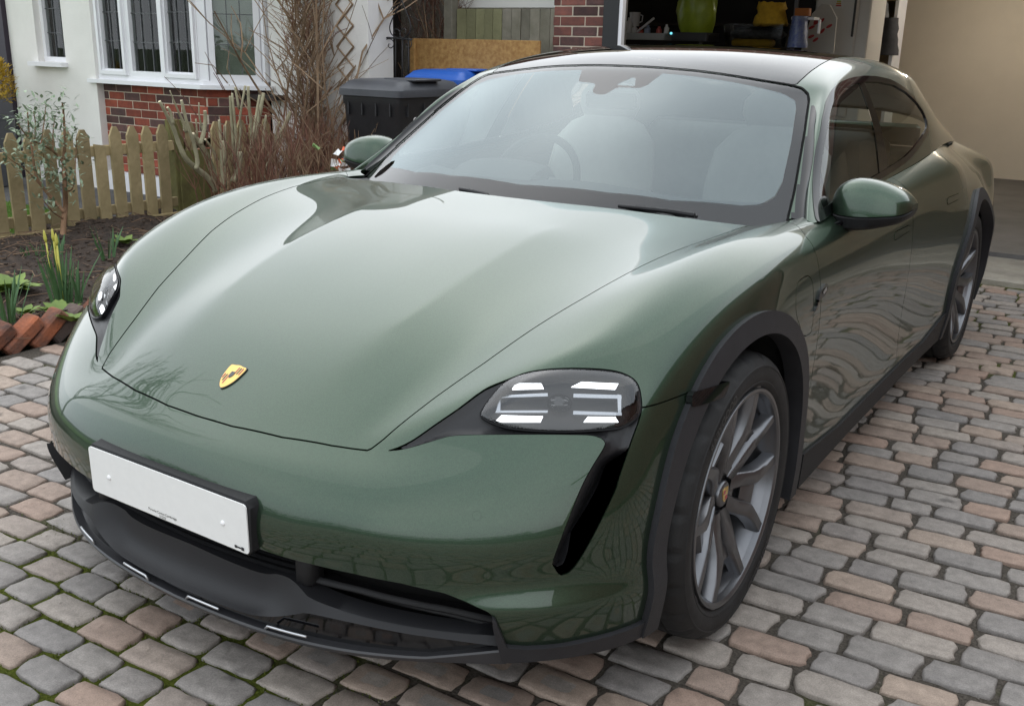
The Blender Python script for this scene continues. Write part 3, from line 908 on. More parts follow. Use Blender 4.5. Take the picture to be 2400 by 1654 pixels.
def walk_twigs(mb, n, seed, zr, length, th, spread, side, xr=.17, yr=.12, up=1.0):
    """wandering twigs that fork; stems of a climber"""
    r = random.Random(seed)
    for k in range(n):
        z = r.uniform(*zr); env = max(.25, 1 - .25 * abs(z - 1.0))
        p = Vector((r.gauss(0, xr) * env, r.gauss(0, yr) * env, z)); a = r.uniform(0, 6.28)
        d = Vector((cos(a) * spread, sin(a) * spread, up)).normalized(); seg = 7; P = [p.copy()]; l = length * r.uniform(.5, 1.2)
        for i in range(seg):
            d = (d + Vector((r.gauss(0, .22), r.gauss(0, .22), r.gauss(.03, .14)))).normalized(); p = p + d * l / seg; P.append(p.copy())
        t = th * r.uniform(.6, 1.3)
        mb.tube([tuple(q) for q in P], list(np.linspace(t, t * .35, len(P))), 4, cap=False)
        for q in range(side):
            i = r.randrange(1, seg); s0 = P[i]; a = r.uniform(0, 6.28); dd = (d + Vector((cos(a), sin(a), r.uniform(-.1, .6)))).normalized(); L2 = l * r.uniform(.15, .35); Q = [s0]
            for i2 in range(3):
                dd = (dd + Vector((r.gauss(0, .25), r.gauss(0, .25), r.gauss(.05, .15)))).normalized(); Q.append(Q[-1] + dd * L2 / 3)
            mb.tube([tuple(x) for x in Q], list(np.linspace(t * .5, t * .2, 4)), 3, cap=False)


mb = MB(); walk_twigs(mb, 26, 91, (0, .1), 2.6, .013, .06, 4, .09, .06, 2.2); mb.obj("stems", TWIG_BROWN, cl)
mb = MB(); walk_twigs(mb, 430, 92, (.3, 2.1), .36, .0046, .8, 4, .09, .07); mb.obj("twigs", TWIG_BROWN, cl)
mb = MB(); walk_twigs(mb, 200, 93, (.2, 2.0), .38, .004, .5, 3, .09, .07); mb.obj("twigs", TWIG_RED, cl)
tr = empty("trellis", (-4.03, 4.02, 0)); tag(tr, "narrow diamond trellis strip beside the mossy gate post", "trellis")
for s in (-1, 1):
    for k in range(14):
        mb = MB(); z = .1 + .16 * k; mb.tube([(-.09 * s, 0, z), (.09 * s, 0, z + .16)], .008, 4); mb.obj("lath", TWIG_BROWN, tr)

# gate post, gate
gp = MB(); gx0, gx1 = at(826, 80, 1, 4.15).x, at(861, 80, 1, 4.15).x; gp.box((0, 0, 1.15), (gx1 - gx0, .11, 2.3), bev=.008); gpo = gp.obj("gate_post", mat("green_post", (.25, .235, .105), .9, col2=(.155, .165, .055), vscale=5, bump=.5, bscale=30)); gpo.location = ((gx0 + gx1) / 2, 4.15, 0)
tag(gpo, "square mossy green timber post carrying the iron gate", "post")
IRON = mat("black_iron", (.012, .012, .013), .5)
gate = empty("iron_gate", (at(860, 150, 1, 4.25).x, 4.25, 0)); tag(gate, "black wrought iron garden gate with arched top and scrolls", "gate")
GO = gate.location.copy()


def gpt(px, py):
    p = at(px, py, 1, 4.25); return (p.x - GO.x, 0, p.z)


def zq(u, v): return (780 + u * 550 / 2310, v * 550 / 2310)


def iron(pts, r, name, smooth=True):
    mb = MB(); P = [gpt(*zq(u, v)) for u, v in pts]
    if smooth: P = [tuple(p) for p in spl(P, 5)]
    mb.tube(P, r, 6); mb.obj(name, IRON, gate, True)


iron([(335, 900), (337, 640), (340, 420), (350, 290), (390, 150), (440, 60), (510, -10), (600, -70), (700, -95)], .010, "arch_bar")
iron([(350, 362), (500, 372), (640, 380), (780, 392)], .007, "cross_bar")
for u in (400, 505, 618, 685, 745): iron([(u, 375), (u, 900)], .0055, "upright", False)
iron([(680, 5), (640, 90), (590, 180), (560, 270), (580, 340), (640, 375), (665, 345), (650, 300), (615, 290), (600, 315), (615, 335)], .005, "scroll")
iron([(680, 5), (710, 90), (750, 190), (767, 270), (745, 340), (690, 375), (660, 350), (670, 300), (705, 285), (722, 310), (705, 335)], .005, "scroll")
iron([(610, 130), (625, 90), (605, 68), (580, 80), (585, 105)], .004, "scroll"); iron([(735, 150), (725, 100), (745, 72), (768, 85), (760, 112)], .004, "scroll")
iron([(355, 330), (395, 360), (440, 340), (445, 295), (415, 270), (392, 290), (400, 315)], .004, "scroll")
for c in (460, 560, 735): iron([(c - 55, 600), (c - 50, 430), (c - 20, 385), (c + 30, 400), (c + 38, 450), (c + 10, 475), (c - 15, 455), (c - 5, 430)], .004, "scroll")
iron([(375, 240), (480, 185), (610, 140)], .003, "stay_wire"); iron([(740, 150), (860, 210)], .003, "stay_wire")
mb = MB(); p = gpt(*zq(305, 520)); mb.box((p[0], -.02, p[2]), (.06, .05, .15), bev=.006); mb.obj("lock_case", IRON, gate)
mb = MB(); p = gpt(*zq(365, 595)); mb.box((p[0], -.03, p[2]), (.05, .022, .045), bev=.005); mb.obj("padlock", mat("brass", (.45, .32, .12), .35, metal=.9), gate)
mb = MB(); mb.tube([gpt(*zq(340, 560)), gpt(*zq(390, 555)), gpt(*zq(430, 520))], .004, 5); mb.obj("chain", STEEL if 'STEEL' in globals() else IRON, gate)

PEBBLE = mat("pebbledash", (.62, .56, .48), .95, col2=(.36, .31, .25), vscale=70, bump=1.0, bscale=110, vdetail=2)
mb = MB(); mb.box((0, 0, 1.1), (4.6, .25, 2.2)); o = mb.obj("pebbledash_wall", PEBBLE); o.location = (-5.3, 6.0, 0); tag(o, "cream pebbledash wall seen through the iron gate", "wall")
ss = empty("bare_shrub", (at(1040, 60, 1, 5.3).x, 5.3, 0)); tag(ss, "bare brown shrub stems behind the chipboard sheet next to the gate", "shrub")
mb = MB(); twigs(mb, lambda r: (r.uniform(-.18, .22), r.uniform(-.1, .1), 0), 14, 2.3, .06, 101, (0, 0), .020, 5, .4); mb.obj("stems", TWIG_BROWN, ss, True)
mb = MB(); twigs(mb, lambda r: (r.uniform(-.35, .25), r.uniform(-.1, .1), r.uniform(1.0, 1.8)), 110, .5, .7, 102, (-.1, 0), .004, 3, .3); mb.obj("twigs", TWIG_RED, ss)

# fence panel of upright boards, chipboard sheet, white fascia
pf = empty("board_fence", (at(1190, 60, 1, 5.0).x, 5.0, 0)); tag(pf, "tall fence panel of green-grey upright boards behind the chipboard", "fence")
r_ = random.Random(111); x = at(1072, 60, 1, 5.0).x; xe = at(1300, 60, 1, 5.0).x; i = 0
GREYW = mat("silvered_board", (.235, .215, .170), .9, col2=(.125, .118, .085), vscale=4, bump=.5, bscale=40, objvar=.2)
GREENW = mat("algae_board", (.205, .200, .105), .9, col2=(.145, .140, .072), vscale=4, bump=.5, bscale=40, objvar=.2)
while x < xe:
    w = r_.uniform(.085, .10); mb = MB(); mb.box((x + w / 2 - pf.location.x, r_.uniform(-.006, .006), .855), (w - .003, .018, 1.71), bev=.003); mb.obj("fence_board", GREENW if x < at(1175, 60, 1, 5.0).x else GREYW, pf); x += w
mb = MB(); mb.box((at(1060, 50, 1, 5.0).x - pf.location.x, -.02, 1.0), (.09, .09, 2.0), bev=.005); mb.obj("post", GREYW, pf)
mb = MB(); mb.box((0, 0, 0), (1.3, .05, .22), bev=.004); o = mb.obj("white_fascia", mat("white_paint", (.78, .77, .72), .6)); o.location = (at(1210, 0, 1, 5.35).x, 5.35, 1.84); tag(o, "white painted fascia board above the board fence", "fascia")
OSB = mat("chipboard", (.46, .27, .09), .8, col2=(.30, .150, .045), vscale=28, bump=.3, bscale=60, vdetail=3)
a = at(966, 95, 1, 4.72); b = at(1262, 100, 1, 4.72)
ob = empty("chipboard_sheet", ((a.x + b.x) / 2, 4.72, 0)); tag(ob, "large orange-brown chipboard sheet standing behind the bins", "board")
mb = MB(); mb.box((.02, 0, .73), (b.x - a.x, .018, 1.46), bev=.002); mb.obj("sheet", OSB, ob)
mb = MB(); mb.box((-(b.x - a.x) / 2 + .03, -.025, .73), (.05, .03, 1.455), bev=.003); mb.obj("batten", OSB, ob)

# ---------------------------------------------------------------- wheelie bins
BIN = mat("bin_plastic", (.016, .016, .018), .48, bump=.1, bscale=200, var=.2, vscale=9)
LIDM = mat("bin_lid_plastic", (.055, .058, .066), .42, bump=.1, bscale=200, var=.15, vscale=6)
BLUEL = mat("blue_lid", (.02, .10, .42), .35)


def bin_(loc, lid_mat, label, numbers):
    b = empty("wheelie_bin", loc); tag(b, label, "bin", "wheelie bins by the garage")
    mb = MB(); rows = []
    W, D = .275, .365
    for z, f in ((.05, .80), (.10, .82), (.98, .97), (1.0, 1.0), (1.06, 1.0)):
        rows.append([(x * f, y * f, z) for x, y in rounded([(-W, -D), (W, -D), (W, D), (-W, D)], .05)])
    mb.grid(rows, True); mb.add(rows[0], [tuple(range(len(rows[0])))]); mb.obj("bin_body", BIN, b, True, radians(40))
    mb = MB(); rows = []
    for z, f in ((1.045, 1.03), (1.05, 1.07), (1.095, 1.07), (1.105, 1.05), (1.125, .98), (1.150, .90), (1.165, .72), (1.168, .3)):
        rows.append([(x * f, y * f, z) for x, y in rounded([(-W, -D), (W, -D), (W, D), (-W, D)], .06)])
    mb.grid(rows, True); mb.add(rows[-1], [tuple(range(len(rows[-1])))]); ld = mb.obj("bin_lid", lid_mat, b, True, radians(30))
    mb = MB(); mb.box((.14, -.05, 1.165), (.30, .30, .018), bev=.006); mb.obj("lid_panel", lid_mat, ld, True, radians(40))
    mb = MB(); mb.tube([(-W - .06, -.24, 1.10), (-W - .06, .24, 1.10)], .016, 8); mb.box((-W - .03, -.2, 1.09), (.08, .03, .03)); mb.box((-W - .03, .2, 1.09), (.08, .03, .03)); mb.obj("bin_handle", BIN, b, True)
    for k in range(4):
        mb = MB(); mb.box((-.2 + .13 * k, -D * .985, .96), (.012, .022, .09), bev=.003); mb.obj("rib", BIN, b)
    for k in range(4):
        mb = MB(); mb.box((W * .985, -.27 + .18 * k, .96), (.022, .012, .09), bev=.003); mb.obj("rib", BIN, b)
    for s in (-1, 1):
        mb = MB(); mb.lathe([(.0001, -.02), (.09, -.02), (.1, -.015), (.1, .015), (.09, .02), (.0001, .02)], 20, 'y', (-W * .8, s * .26, .1)); mb.obj("bin_wheel", BIN, b, True, radians(40))
    return b


bin1 = bin_((-3.145, 3.665, 0), LIDM, "black wheelie bin with sunflower number 63 stickers and dark grey lid", True)
_q = at(1082, 168, 1, 4.42)
bin2 = bin_((_q.x, 4.42, _q.z - 1.15), BLUEL, "black wheelie bin with a blue lid behind the numbered bin", False)
# number stickers: flower print on white digits


def flower_print():
    m = bpy.data.materials.new("sunflower_print"); m.use_nodes = True; nt = m.node_tree; L = nt.links; b = nt.nodes["Principled BSDF"]
    tc = nt.nodes.new("ShaderNodeTexCoord"); sp = nt.nodes.new("ShaderNodeSeparateXYZ"); L.new(tc.outputs["Object"], sp.inputs[0])
    vo = nt.nodes.new("ShaderNodeTexVoronoi"); vo.inputs["Scale"].default_value = 22; L.new(tc.outputs["Object"], vo.inputs["Vector"])
    r1 = nt.nodes.new("ShaderNodeValToRGB"); e = r1.color_ramp.elements; e[0].position = .22; e[0].color = (.06, .02, .01, 1); e[1].position = .30; e[1].color = (.80, .42, .02, 1); x = e.new(.55); x.color = (.75, .55, .03, 1); x = e.new(.7); x.color = (.12, .25, .03, 1)
    L.new(vo.outputs["Distance"], r1.inputs[0])
    r2 = nt.nodes.new("ShaderNodeValToRGB"); e = r2.color_ramp.elements; e[0].position = .66; e[0].color = (0, 0, 0, 1); e[1].position = .74; e[1].color = (1, 1, 1, 1)
    mr = nt.nodes.new("ShaderNodeMapRange"); mr.inputs["From Min"].default_value = -.13; mr.inputs["From Max"].default_value = .13; L.new(sp.outputs["Z"], mr.inputs["Value"]); L.new(mr.outputs[0], r2.inputs[0])
    mx = nt.nodes.new("ShaderNodeMix"); mx.data_type = 'RGBA'; L.new(r2.outputs[0], mx.inputs[0]); L.new(r1.outputs[0], mx.inputs[6]); mx.inputs[7].default_value = (.62, .66, .70, 1); L.new(mx.outputs[2], b.inputs["Base Color"])
    return m


FP = flower_print()
for ch, pxc in (("6", 979), ("3", 1004)):
    q = at(pxc, 247, 0, -2.886); dy = q.y - 3.665
    tm = text_mesh("digit", ch, .245, FP, bold=.010)
    tm.transform(Matrix.Rotation(pi / 2, 4, 'Z') @ Matrix.Rotation(pi / 2, 4, 'X') @ Matrix.Scale(.80, 4, (1, 0, 0)))
    o = link("number_sticker", tm, bin1); o.location = (.2665, dy, q.z); o.rotation_euler = (0, radians(2.7), 0)
tm = text_mesh("bin_print", "CROYDON", .062, mat("white_print", (.8, .8, .8), .5), bold=.002, align='LEFT')
tm.transform(Matrix.Rotation(pi / 2, 4, 'Z') @ Matrix.Rotation(pi / 2, 4, 'X'))
q = at(967, 284, 0, -2.886); o = link("council_print", tm, bin1); o.location = (.264, q.y - 3.665, q.z)

# ---------------------------------------------------------------- small plants of the bed
sh = empty("leafy_shrub", tuple(at(148, 560, 0, -4.55))); sh.location.z = soil_z(sh.location.x, sh.location.y)
tag(sh, "young grey-green leafed shrub with peeling brown stems before the fence", "shrub")
SO = sh.location.copy()


def zs(u, v): return (u * 480 / 2316, 250 + v * 480 / 2316)


mb = MB(); tips = []
for pts, r0, r1 in (([(705, 1560), (720, 1300), (740, 1100), (730, 850), (720, 620), (735, 400), (720, 100), (705, -40)], .040, .010), ([(730, 1200), (600, 1050), (440, 850), (390, 700), (360, 480), (330, 300), (310, 50)], .024, .008),
                    ([(440, 870), (300, 720), (120, 600), (0, 470)], .010, .004), ([(720, 1270), (600, 1190), (480, 1050)], .012, .006), ([(720, 640), (640, 540), (500, 440), (330, 360), (190, 180)], .020, .006),
                    ([(740, 960), (830, 900), (860, 500), (870, 310)], .010, .004), ([(600, 520), (600, 300), (620, 120)], .010, .005), ([(390, 440), (400, 200), (380, 60)], .010, .005), ([(735, 700), (640, 830), (520, 720)], .008, .003), ([(460, 440), (500, 160), (520, -20)], .008, .004)):
    Q = spl([tuple(at(*zs(u, v), 0, -4.55 + .05 * sin(u))) for u, v in pts], 4); mb.tube([tuple(p) for p in Q], list(np.linspace(r0 * .55, r1 * .5, len(Q))), 7)
    tips += [Vector(p) for p in Q[len(Q) // 3:]]
mb.V = [(x - SO.x, y - SO.y, z - SO.z) for x, y, z in mb.V]; mb.obj("stems", BARK, sh, True)


def leaf(mb, p, d, l, w, up=Vector((0, 0, 1))):
    d = d.normalized(); s = d.cross(up)
    if s.length < 1e-4: s = Vector((1, 0, 0))
    s.normalize(); n = s.cross(d)
    q = [p, p + d * l * .35 + s * w + n * w * .3, p + d * l * .7 + s * w * .8 + n * w * .1, p + d * l - n * w * .3, p + d * l * .7 - s * w * .8 + n * w * .1, p + d * l * .35 - s * w + n * w * .3, p + d * l * .5]
    mb.add([tuple(v) for v in q], [(0, 1, 6, 5), (1, 2, 3, 6), (6, 3, 4, 5)])


r_ = random.Random(121); mb = MB()
for k in range(800):
    p = r_.choice(tips); g = at(0, 250 + 700 * 480 / 2316, 0, -4.55)
    if p.z < .28 and r_.random() < .8: continue
    q = p + Vector((r_.gauss(0, .045), r_.gauss(0, .045), r_.gauss(.01, .04)))
    leaf(mb, q, Vector((r_.uniform(-1, 1), r_.uniform(-1, 1), r_.uniform(-.2, 1.0))), r_.uniform(.032, .066), r_.uniform(.006, .012))
mb.V = [(x - SO.x, y - SO.y, z - SO.z) for x, y, z in mb.V]; mb.obj("leaves", LEAF_G, sh)

# yellow shrub in a grey pot by the door
pc = at(-8, 300, 1, 3.1); pot = empty("potted_shrub", (pc.x - .06, 3.05, .03)); tag(pot, "bright yellow leafed shrub in a ribbed grey pot by the house door", "potted plant")
mb = MB(); prof = []
for k in range(30):
    z = .62 * k / 29; prof.append((.17 + .07 * k / 29 + (.004 if k % 2 else -.002), z))
mb.lathe(prof + [(.25, .64), (.215, .64), (.21, .58), (.0005, .58)], 32, 'z'); mb.obj("pot", mat("grey_pot", (.075, .078, .085), .6), pot, True, radians(40))
mb = MB(); r_ = random.Random(131)
for k in range(1500):
    u, v = r_.uniform(0, 6.28), math.acos(r_.uniform(-.7, 1)); rr = .27 * (1 + .15 * sin(3 * u) * sin(4 * v)) * r_.uniform(.75, 1.03)
    p = Vector((rr * sin(v) * cos(u), rr * sin(v) * sin(u), .95 + rr * .95 * cos(v))); leaf(mb, p, Vector((p.x, p.y, p.z - .8)) + Vector((r_.uniform(-.2, .2), r_.uniform(-.2, .2), r_.uniform(-.1, .2))), r_.uniform(.03, .055), r_.uniform(.008, .014))
mb.obj("foliage", LEAF_Y, pot)
mb = MB(); twigs(mb, lambda r: (r.uniform(-.04, .04), r.uniform(-.04, .04), .55), 18, .5, .5, 132, (0, 0), .006, 2); mb.obj("stems", BARK, pot)

# daffodil clumps and primroses
r_ = random.Random(141)


def daff(px, py, n, h, buds, label, X=None):
    p = at(px, py, 2, .09); e = empty("daffodil_clump", tuple(p)); tag(e, label, "daffodils", "daffodil clumps in the flower bed")
    mb = MB()
    for k in range(n):
        a = r_.uniform(0, 6.28); r0 = r_.uniform(0, .045 * (n / 20) ** .5 + .015); l = h * r_.uniform(.6, 1.05); lean = r_.uniform(.05, .38); w = r_.uniform(.0045, .0075)
        b = Vector((r0 * cos(a), r0 * sin(a), -.02)); dv = Vector((cos(a) * lean, sin(a) * lean, 1)); s = Vector((-sin(a + .8), cos(a + .8), 0)) * w
        pts = [b + dv * l * t + Vector((cos(a), sin(a), -.4)) * lean * l * .3 * t * t for t in (0, .4, .75, 1)]
        V = []
        for i, q in enumerate(pts):
            f = (1, 1, .85, .15)[i]; V += [tuple(q - s * f), tuple(q + Vector((cos(a), sin(a), 0)) * -.002), tuple(q + s * f)]
        mb.add(V, [(3 * i + j, 3 * i + j + 1, 3 * i + j + 4, 3 * i + j + 3) for i in range(3) for j in range(2)])
    mb.obj("leaves", LEAF_D, e, True)
    for k in range(buds):
        a = r_.uniform(0, 6.28); r0 = r_.uniform(0, .05); mb = MB(); z = h * r_.uniform(.85, 1.05); x, y = r0 * cos(a), r0 * sin(a)
        mb.tube([(x, y, 0), (x * 1.3, y * 1.3, z)], .004, 6); mb.tube([(x * 1.3, y * 1.3, z), (x * 1.35, y * 1.35, z + .02), (x * 1.4, y * 1.4, z + .05), (x * 1.4, y * 1.4, z + .065)], [.004, .009, .006, .001], 7); mb.obj("bud_stem", BUD, e, True)
    return e


daff(150, 705, 34, .30, 4, "daffodil clump with yellow buds, biggest, behind the brick edging")
daff(185, 700, 10, .24, 0, "small daffodil tuft right of the biggest budding clump")
daff(22, 750, 16, .27, 0, "daffodil clump at the left edge of the photo above the edging")
daff(248, 605, 12, .22, 0, "narrow upright daffodil tuft beside the car's far wing")
daff(70, 605, 7, .12, 0, "short daffodil shoots left of the shrub's foot"); daff(105, 603, 7, .13, 0, "short daffodil shoots in mid bed, second of three")
daff(138, 595, 9, .14, 0, "short daffodil shoots in mid bed, nearest the tall tuft")


def rosette(px, py, n, s, label):
    p = at(px, py, 2, .09); e = empty("primrose", tuple(p)); tag(e, label, "primrose", "primroses in the flower bed"); mb = MB()
    for k in range(n):
        a = 2.4 * k + r_.uniform(-.3, .3); el = r_.uniform(.15, .9); d = Vector((cos(a), sin(a), el)); leaf(mb, Vector((cos(a) * .01, sin(a) * .01, 0)), d, s * r_.uniform(.6, 1.1), s * r_.uniform(.22, .32))
    mb.obj("leaves", LEAF_L, e, True); return e


rosette(28, 680, 26, .15, "broad-leaved primrose at the left edge of the bed")
rosette(140, 735, 22, .10, "pale primrose below the budding daffodils at the edging"); rosette(170, 752, 16, .09, "primrose spilling over the dark edging brick")
rosette(60, 735, 14, .07, "small primrose between the daffodils by the left edge"); rosette(292, 570, 16, .09, "primrose beside the car's far wing near the fence")

# ---------------------------------------------------------------- garage
GY = 4.9
garage = empty("garage", (0, GY, 0)); tag(garage, "brick garage with its door open and beige walls inside", "garage")
GO2 = Vector((0, GY, 0))


def gpart(mb, name, material, parent=None, smooth=False):
    mb.V = [(x - GO2.x, y - GO2.y, z) for x, y, z in mb.V]
    return mb.obj(name, material, parent or garage, smooth)


gx0 = at(1297, 50, 1, GY).x; gx1 = at(1419, 50, 1, GY).x; gx2 = at(1455, 50, 1, GY).x; gx3 = at(1463, 50, 1, GY).x
BEIGE = mat("beige_plaster", (.72, .64, .52), .9, col2=(.66, .585, .47), vscale=1.2, bump=.15, bscale=60)
m = MB(); m.box(((gx0 + gx1) / 2, GY + .13, 1.3), (gx1 - gx0 - .012, .24, 2.6)); pier = gpart(m, "pier", MORTAR)
BRICK_R2 = mat("plum_brick", (.225, .082, .060), .88, col2=(.135, .058, .050), vscale=14, bump=.6, bscale=90, objvar=.4)
_keep = BRICK_R; BRICK_R = BRICK_R2; bme.clear()
lay_bricks(pier, GO2, Vector((gx0, GY + .0085, 0)), 0, gx1 - gx0, 1.20, 2.10, 151, .05, .25, .004)
BRICK_R = _keep; bme.clear()
m = MB(); m.box(((gx1 + gx2) / 2, GY + .03, 1.2), (gx2 - gx1, .14, 2.4)); gpart(m, "door_jamb", mat("jamb_black", (.010, .010, .011), .4))
m = MB(); m.box(((gx2 + gx3) / 2, GY - .01, 1.2), (gx3 - gx2, .05, 2.4)); gpart(m, "white_trim", UPVC)
GXR = 3.15; GYB = 10.9; GXL = gx1 - .3


def brick_mat():
    m = bpy.data.materials.new("brick_wall_far"); m.use_nodes = True; nt = m.node_tree; L = nt.links; b = nt.nodes["Principled BSDF"]
    tc = nt.nodes.new("ShaderNodeTexCoord"); mp = nt.nodes.new("ShaderNodeMapping"); L.new(tc.outputs["Object"], mp.inputs[0])
    sx_ = nt.nodes.new("ShaderNodeSeparateXYZ"); L.new(mp.outputs[0], sx_.inputs[0]); ad = nt.nodes.new("ShaderNodeMath"); ad.operation = 'ADD'; L.new(sx_.outputs["X"], ad.inputs[0]); L.new(sx_.outputs["Y"], ad.inputs[1])
    cb_ = nt.nodes.new("ShaderNodeCombineXYZ"); L.new(ad.outputs[0], cb_.inputs[0]); L.new(sx_.outputs["Z"], cb_.inputs[1])
    br = nt.nodes.new("ShaderNodeTexBrick"); L.new(cb_.outputs[0], br.inputs["Vector"]); br.inputs["Scale"].default_value = 1; br.inputs["Brick Width"].default_value = .225; br.inputs["Row Height"].default_value = .075; br.inputs["Mortar Size"].default_value = .006
    br.inputs["Color1"].default_value = (.20, .070, .045, 1); br.inputs["Color2"].default_value = (.11, .055, .045, 1); br.inputs["Mortar"].default_value = (.45, .39, .31, 1)
    L.new(br.outputs["Color"], b.inputs["Base Color"]); b.inputs["Roughness"].default_value = .9
    return m


BRICKW = brick_mat()
m = MB(); m.box(((gx1 + GXR) / 2, GY + .14, 2.27), (GXR - gx1 + 1.2, .26, .24)); m.box((GXR + .3, GY + .14, 1.2), (.6, .26, 2.4)); gpart(m, "brick_front", BRICKW)
m = MB(); m.box(((GXL + GXR) / 2, GYB + .1, 1.2), (GXR - GXL + .4, .2, 2.4)); m.box((GXR + .1, (GY + GYB) / 2 + .15, 1.2), (.2, GYB - GY, 2.4)); m.box((GXL - 2.6, (GY + GYB) / 2 + 1.2, 1.2), (.2, GYB - GY - 2.2, 2.4)); gpart(m, "inner_wall", BEIGE)
m = MB(); m.box(((GXL - 2.6 + GXR) / 2, (GY + GYB) / 2 + .15, 2.44), (GXR - GXL + 3.2, GYB - GY, .10)); gpart(m, "ceiling", BEIGE)
m = MB(); m.box((-.6, (5.70 + GYB) / 2, .02), (9.5, GYB - 5.70, .10)); gpart(m, "garage_floor", mat("grey_floor_paint", (.15, .143, .138), .6, col2=(.075, .072, .07), vscale=2, bump=.2, bscale=60))
m = MB(); m.box((.3, 5.29, .0), (6.2, .84, .075), bev=.012); th = m.obj("threshold", CONCRETE); tag(th, kind="structure")


# bulb that lights the garage from the ceiling
lamp = empty("ceiling_lamp", (.2, 9.3, 2.38)); tag(lamp, "lit warm bulb on the garage ceiling", "lamp")
m = MB(); m.lathe([(.0001, .01), (.05, .01), (.05, -.01), (.025, -.03), (.02, -.06)], 20, 'z'); m.obj("lamp_holder", UPVC, lamp, True)
m = MB(); m.lathe([(.015, -.06), (.030, -.085), (.034, -.11), (.025, -.135), (.0005, -.145)], 20, 'z'); m.obj("lamp_bulb", mat("lit_bulb", (.9, .9, .85), .4, emit=((1, .9, .76), 12.0)), lamp, True)
ld_ = bpy.data.lights.new("bulb_light", 'POINT'); ld_.shadow_soft_size = .05; ld_.energy = 20; ld_.color = (1, .93, .83)
lo_ = bpy.data.objects.new("bulb_light", ld_); COL.objects.link(lo_); lo_.parent = lamp; lo_.location = (0, 0, -.20)


def gthing(name, label, cat, px, py, Y, group=None):
    p = at(px, py, 1, Y); e = empty(name, (p.x, Y, p.z)); tag(e, label, cat, group); return e, p


def pw(pxa, pxb, Y): return abs(at(pxb, 60, 1, Y).x - at(pxa, 60, 1, Y).x)


def ph(pya, pyb, Y, px=1700): return abs(at(px, pyb, 1, Y).z - at(px, pya, 1, Y).z)


YS = 7.2
# workbench with the shelf frame
a = at(1425, 112, 1, YS); b = at(1905, 116, 1, YS)
wb = empty("workbench", ((a.x + b.x) / 2, YS + .25, .07)); tag(wb, "dark workbench across the garage behind the car roof", "workbench")
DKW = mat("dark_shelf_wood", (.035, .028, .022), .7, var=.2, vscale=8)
zt = a.z - .07
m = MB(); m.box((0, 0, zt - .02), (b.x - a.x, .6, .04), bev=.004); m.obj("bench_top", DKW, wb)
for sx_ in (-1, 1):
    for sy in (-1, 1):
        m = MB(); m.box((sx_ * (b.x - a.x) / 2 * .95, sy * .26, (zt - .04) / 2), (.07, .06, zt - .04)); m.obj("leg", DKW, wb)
BZ = a.z
# dark backing shelves, empty, with a near-black back panel
sb = empty("storage_rack", (at(1560, 60, 1, YS + .8).x, YS + .8, .07)); tag(sb, "dark storage rack with a near-black back panel behind the workbench", "shelving")
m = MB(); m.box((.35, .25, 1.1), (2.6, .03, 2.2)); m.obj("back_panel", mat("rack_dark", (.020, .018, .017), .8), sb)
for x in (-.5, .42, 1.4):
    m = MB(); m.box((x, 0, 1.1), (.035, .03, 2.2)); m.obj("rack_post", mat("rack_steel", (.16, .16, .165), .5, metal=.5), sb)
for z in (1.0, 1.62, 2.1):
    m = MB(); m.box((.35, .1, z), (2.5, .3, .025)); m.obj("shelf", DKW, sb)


def crate(name, label, cat, pxa, pxb, pya, pyb, Y, material, bev=.01, dep=.3, taper=1.0):
    e, p = gthing(name, label, cat, (pxa + pxb) / 2, pyb, Y); w, h = pw(pxa, pxb, Y), ph(pya, pyb, Y)
    m = MB(); rows = []
    for z, f in ((0, taper), (h * .96, 1.0), (h, .99)): rows.append([(x * f, y * f, z) for x, y in rounded([(-w / 2, -dep / 2), (w / 2, -dep / 2), (w / 2, dep / 2), (-w / 2, dep / 2)], .03)])
    m.grid(rows, True); m.add(rows[0], [tuple(range(len(rows[0])))])
    return e, w, h, m


CLEARP = mat("cloudy_plastic", (.36, .37, .36), .35)
e, w, h, m = crate("plastic_tub", "shallow cloudy tub of bottles and cleaning things by the door jamb", "tub", 1466, 1572, 78, 94, YS - .1, CLEARP, taper=.92); m.obj("tub", CLEARP, e, True, radians(40))
r_ = random.Random(161)
for k, (dx, cl_, hh, rr) in enumerate(((-.14, (.6, .6, .6), .17, .035), (-.06, (.55, .10, .06), .08, .03), (.0, (.25, .30, .42), .10, .03), (.06, (.55, .12, .10), .09, .028), (.12, (.75, .75, .75), .11, .025), (-.10, (.7, .7, .7), .10, .028))):
    m = MB(); m.lathe([(.0001, 0), (rr, 0), (rr, hh * .7), (rr * .5, hh * .85), (rr * .5, hh), (.0001, hh)], 12, 'z', (dx * w / .32, r_.uniform(-.05, .05), h * .6)); m.obj("bottle", mat("bottle_%d" % k, cl_, .35), e, True, radians(40))
j, p = gthing("white_jug", "white plastic measuring jug standing in the cloudy tub", "jug", 1487, 62, YS - .05); m = MB(); s = ph(28, 62, YS); m.lathe([(.0001, 0), (s * .36, 0), (s * .42, s), (s * .38, s), (s * .33, .01)], 20, 'z'); m.obj("jug_body", mat("white_plastic", (.62, .62, .63), .4), j, True, radians(40))
m = MB(); m.tube([(s * .4, 0, s * .85), (s * .65, 0, s * .75), (s * .62, 0, s * .35), (s * .38, 0, s * .25)], s * .05, 8); m.obj("handle", MATS["white_plastic"], j, True)
bt, p = gthing("white_tube", "white stick-like tube leaning across the tub", "tube", 1505, 70, YS - .2); q = at(1533, 43, 1, YS - .2); m = MB(); m.tube([(-.05, 0, -.02), (q.x - p.x, 0, q.z - p.z)], .012, 10); m.obj("tube_body", MATS["white_plastic"], bt, True)
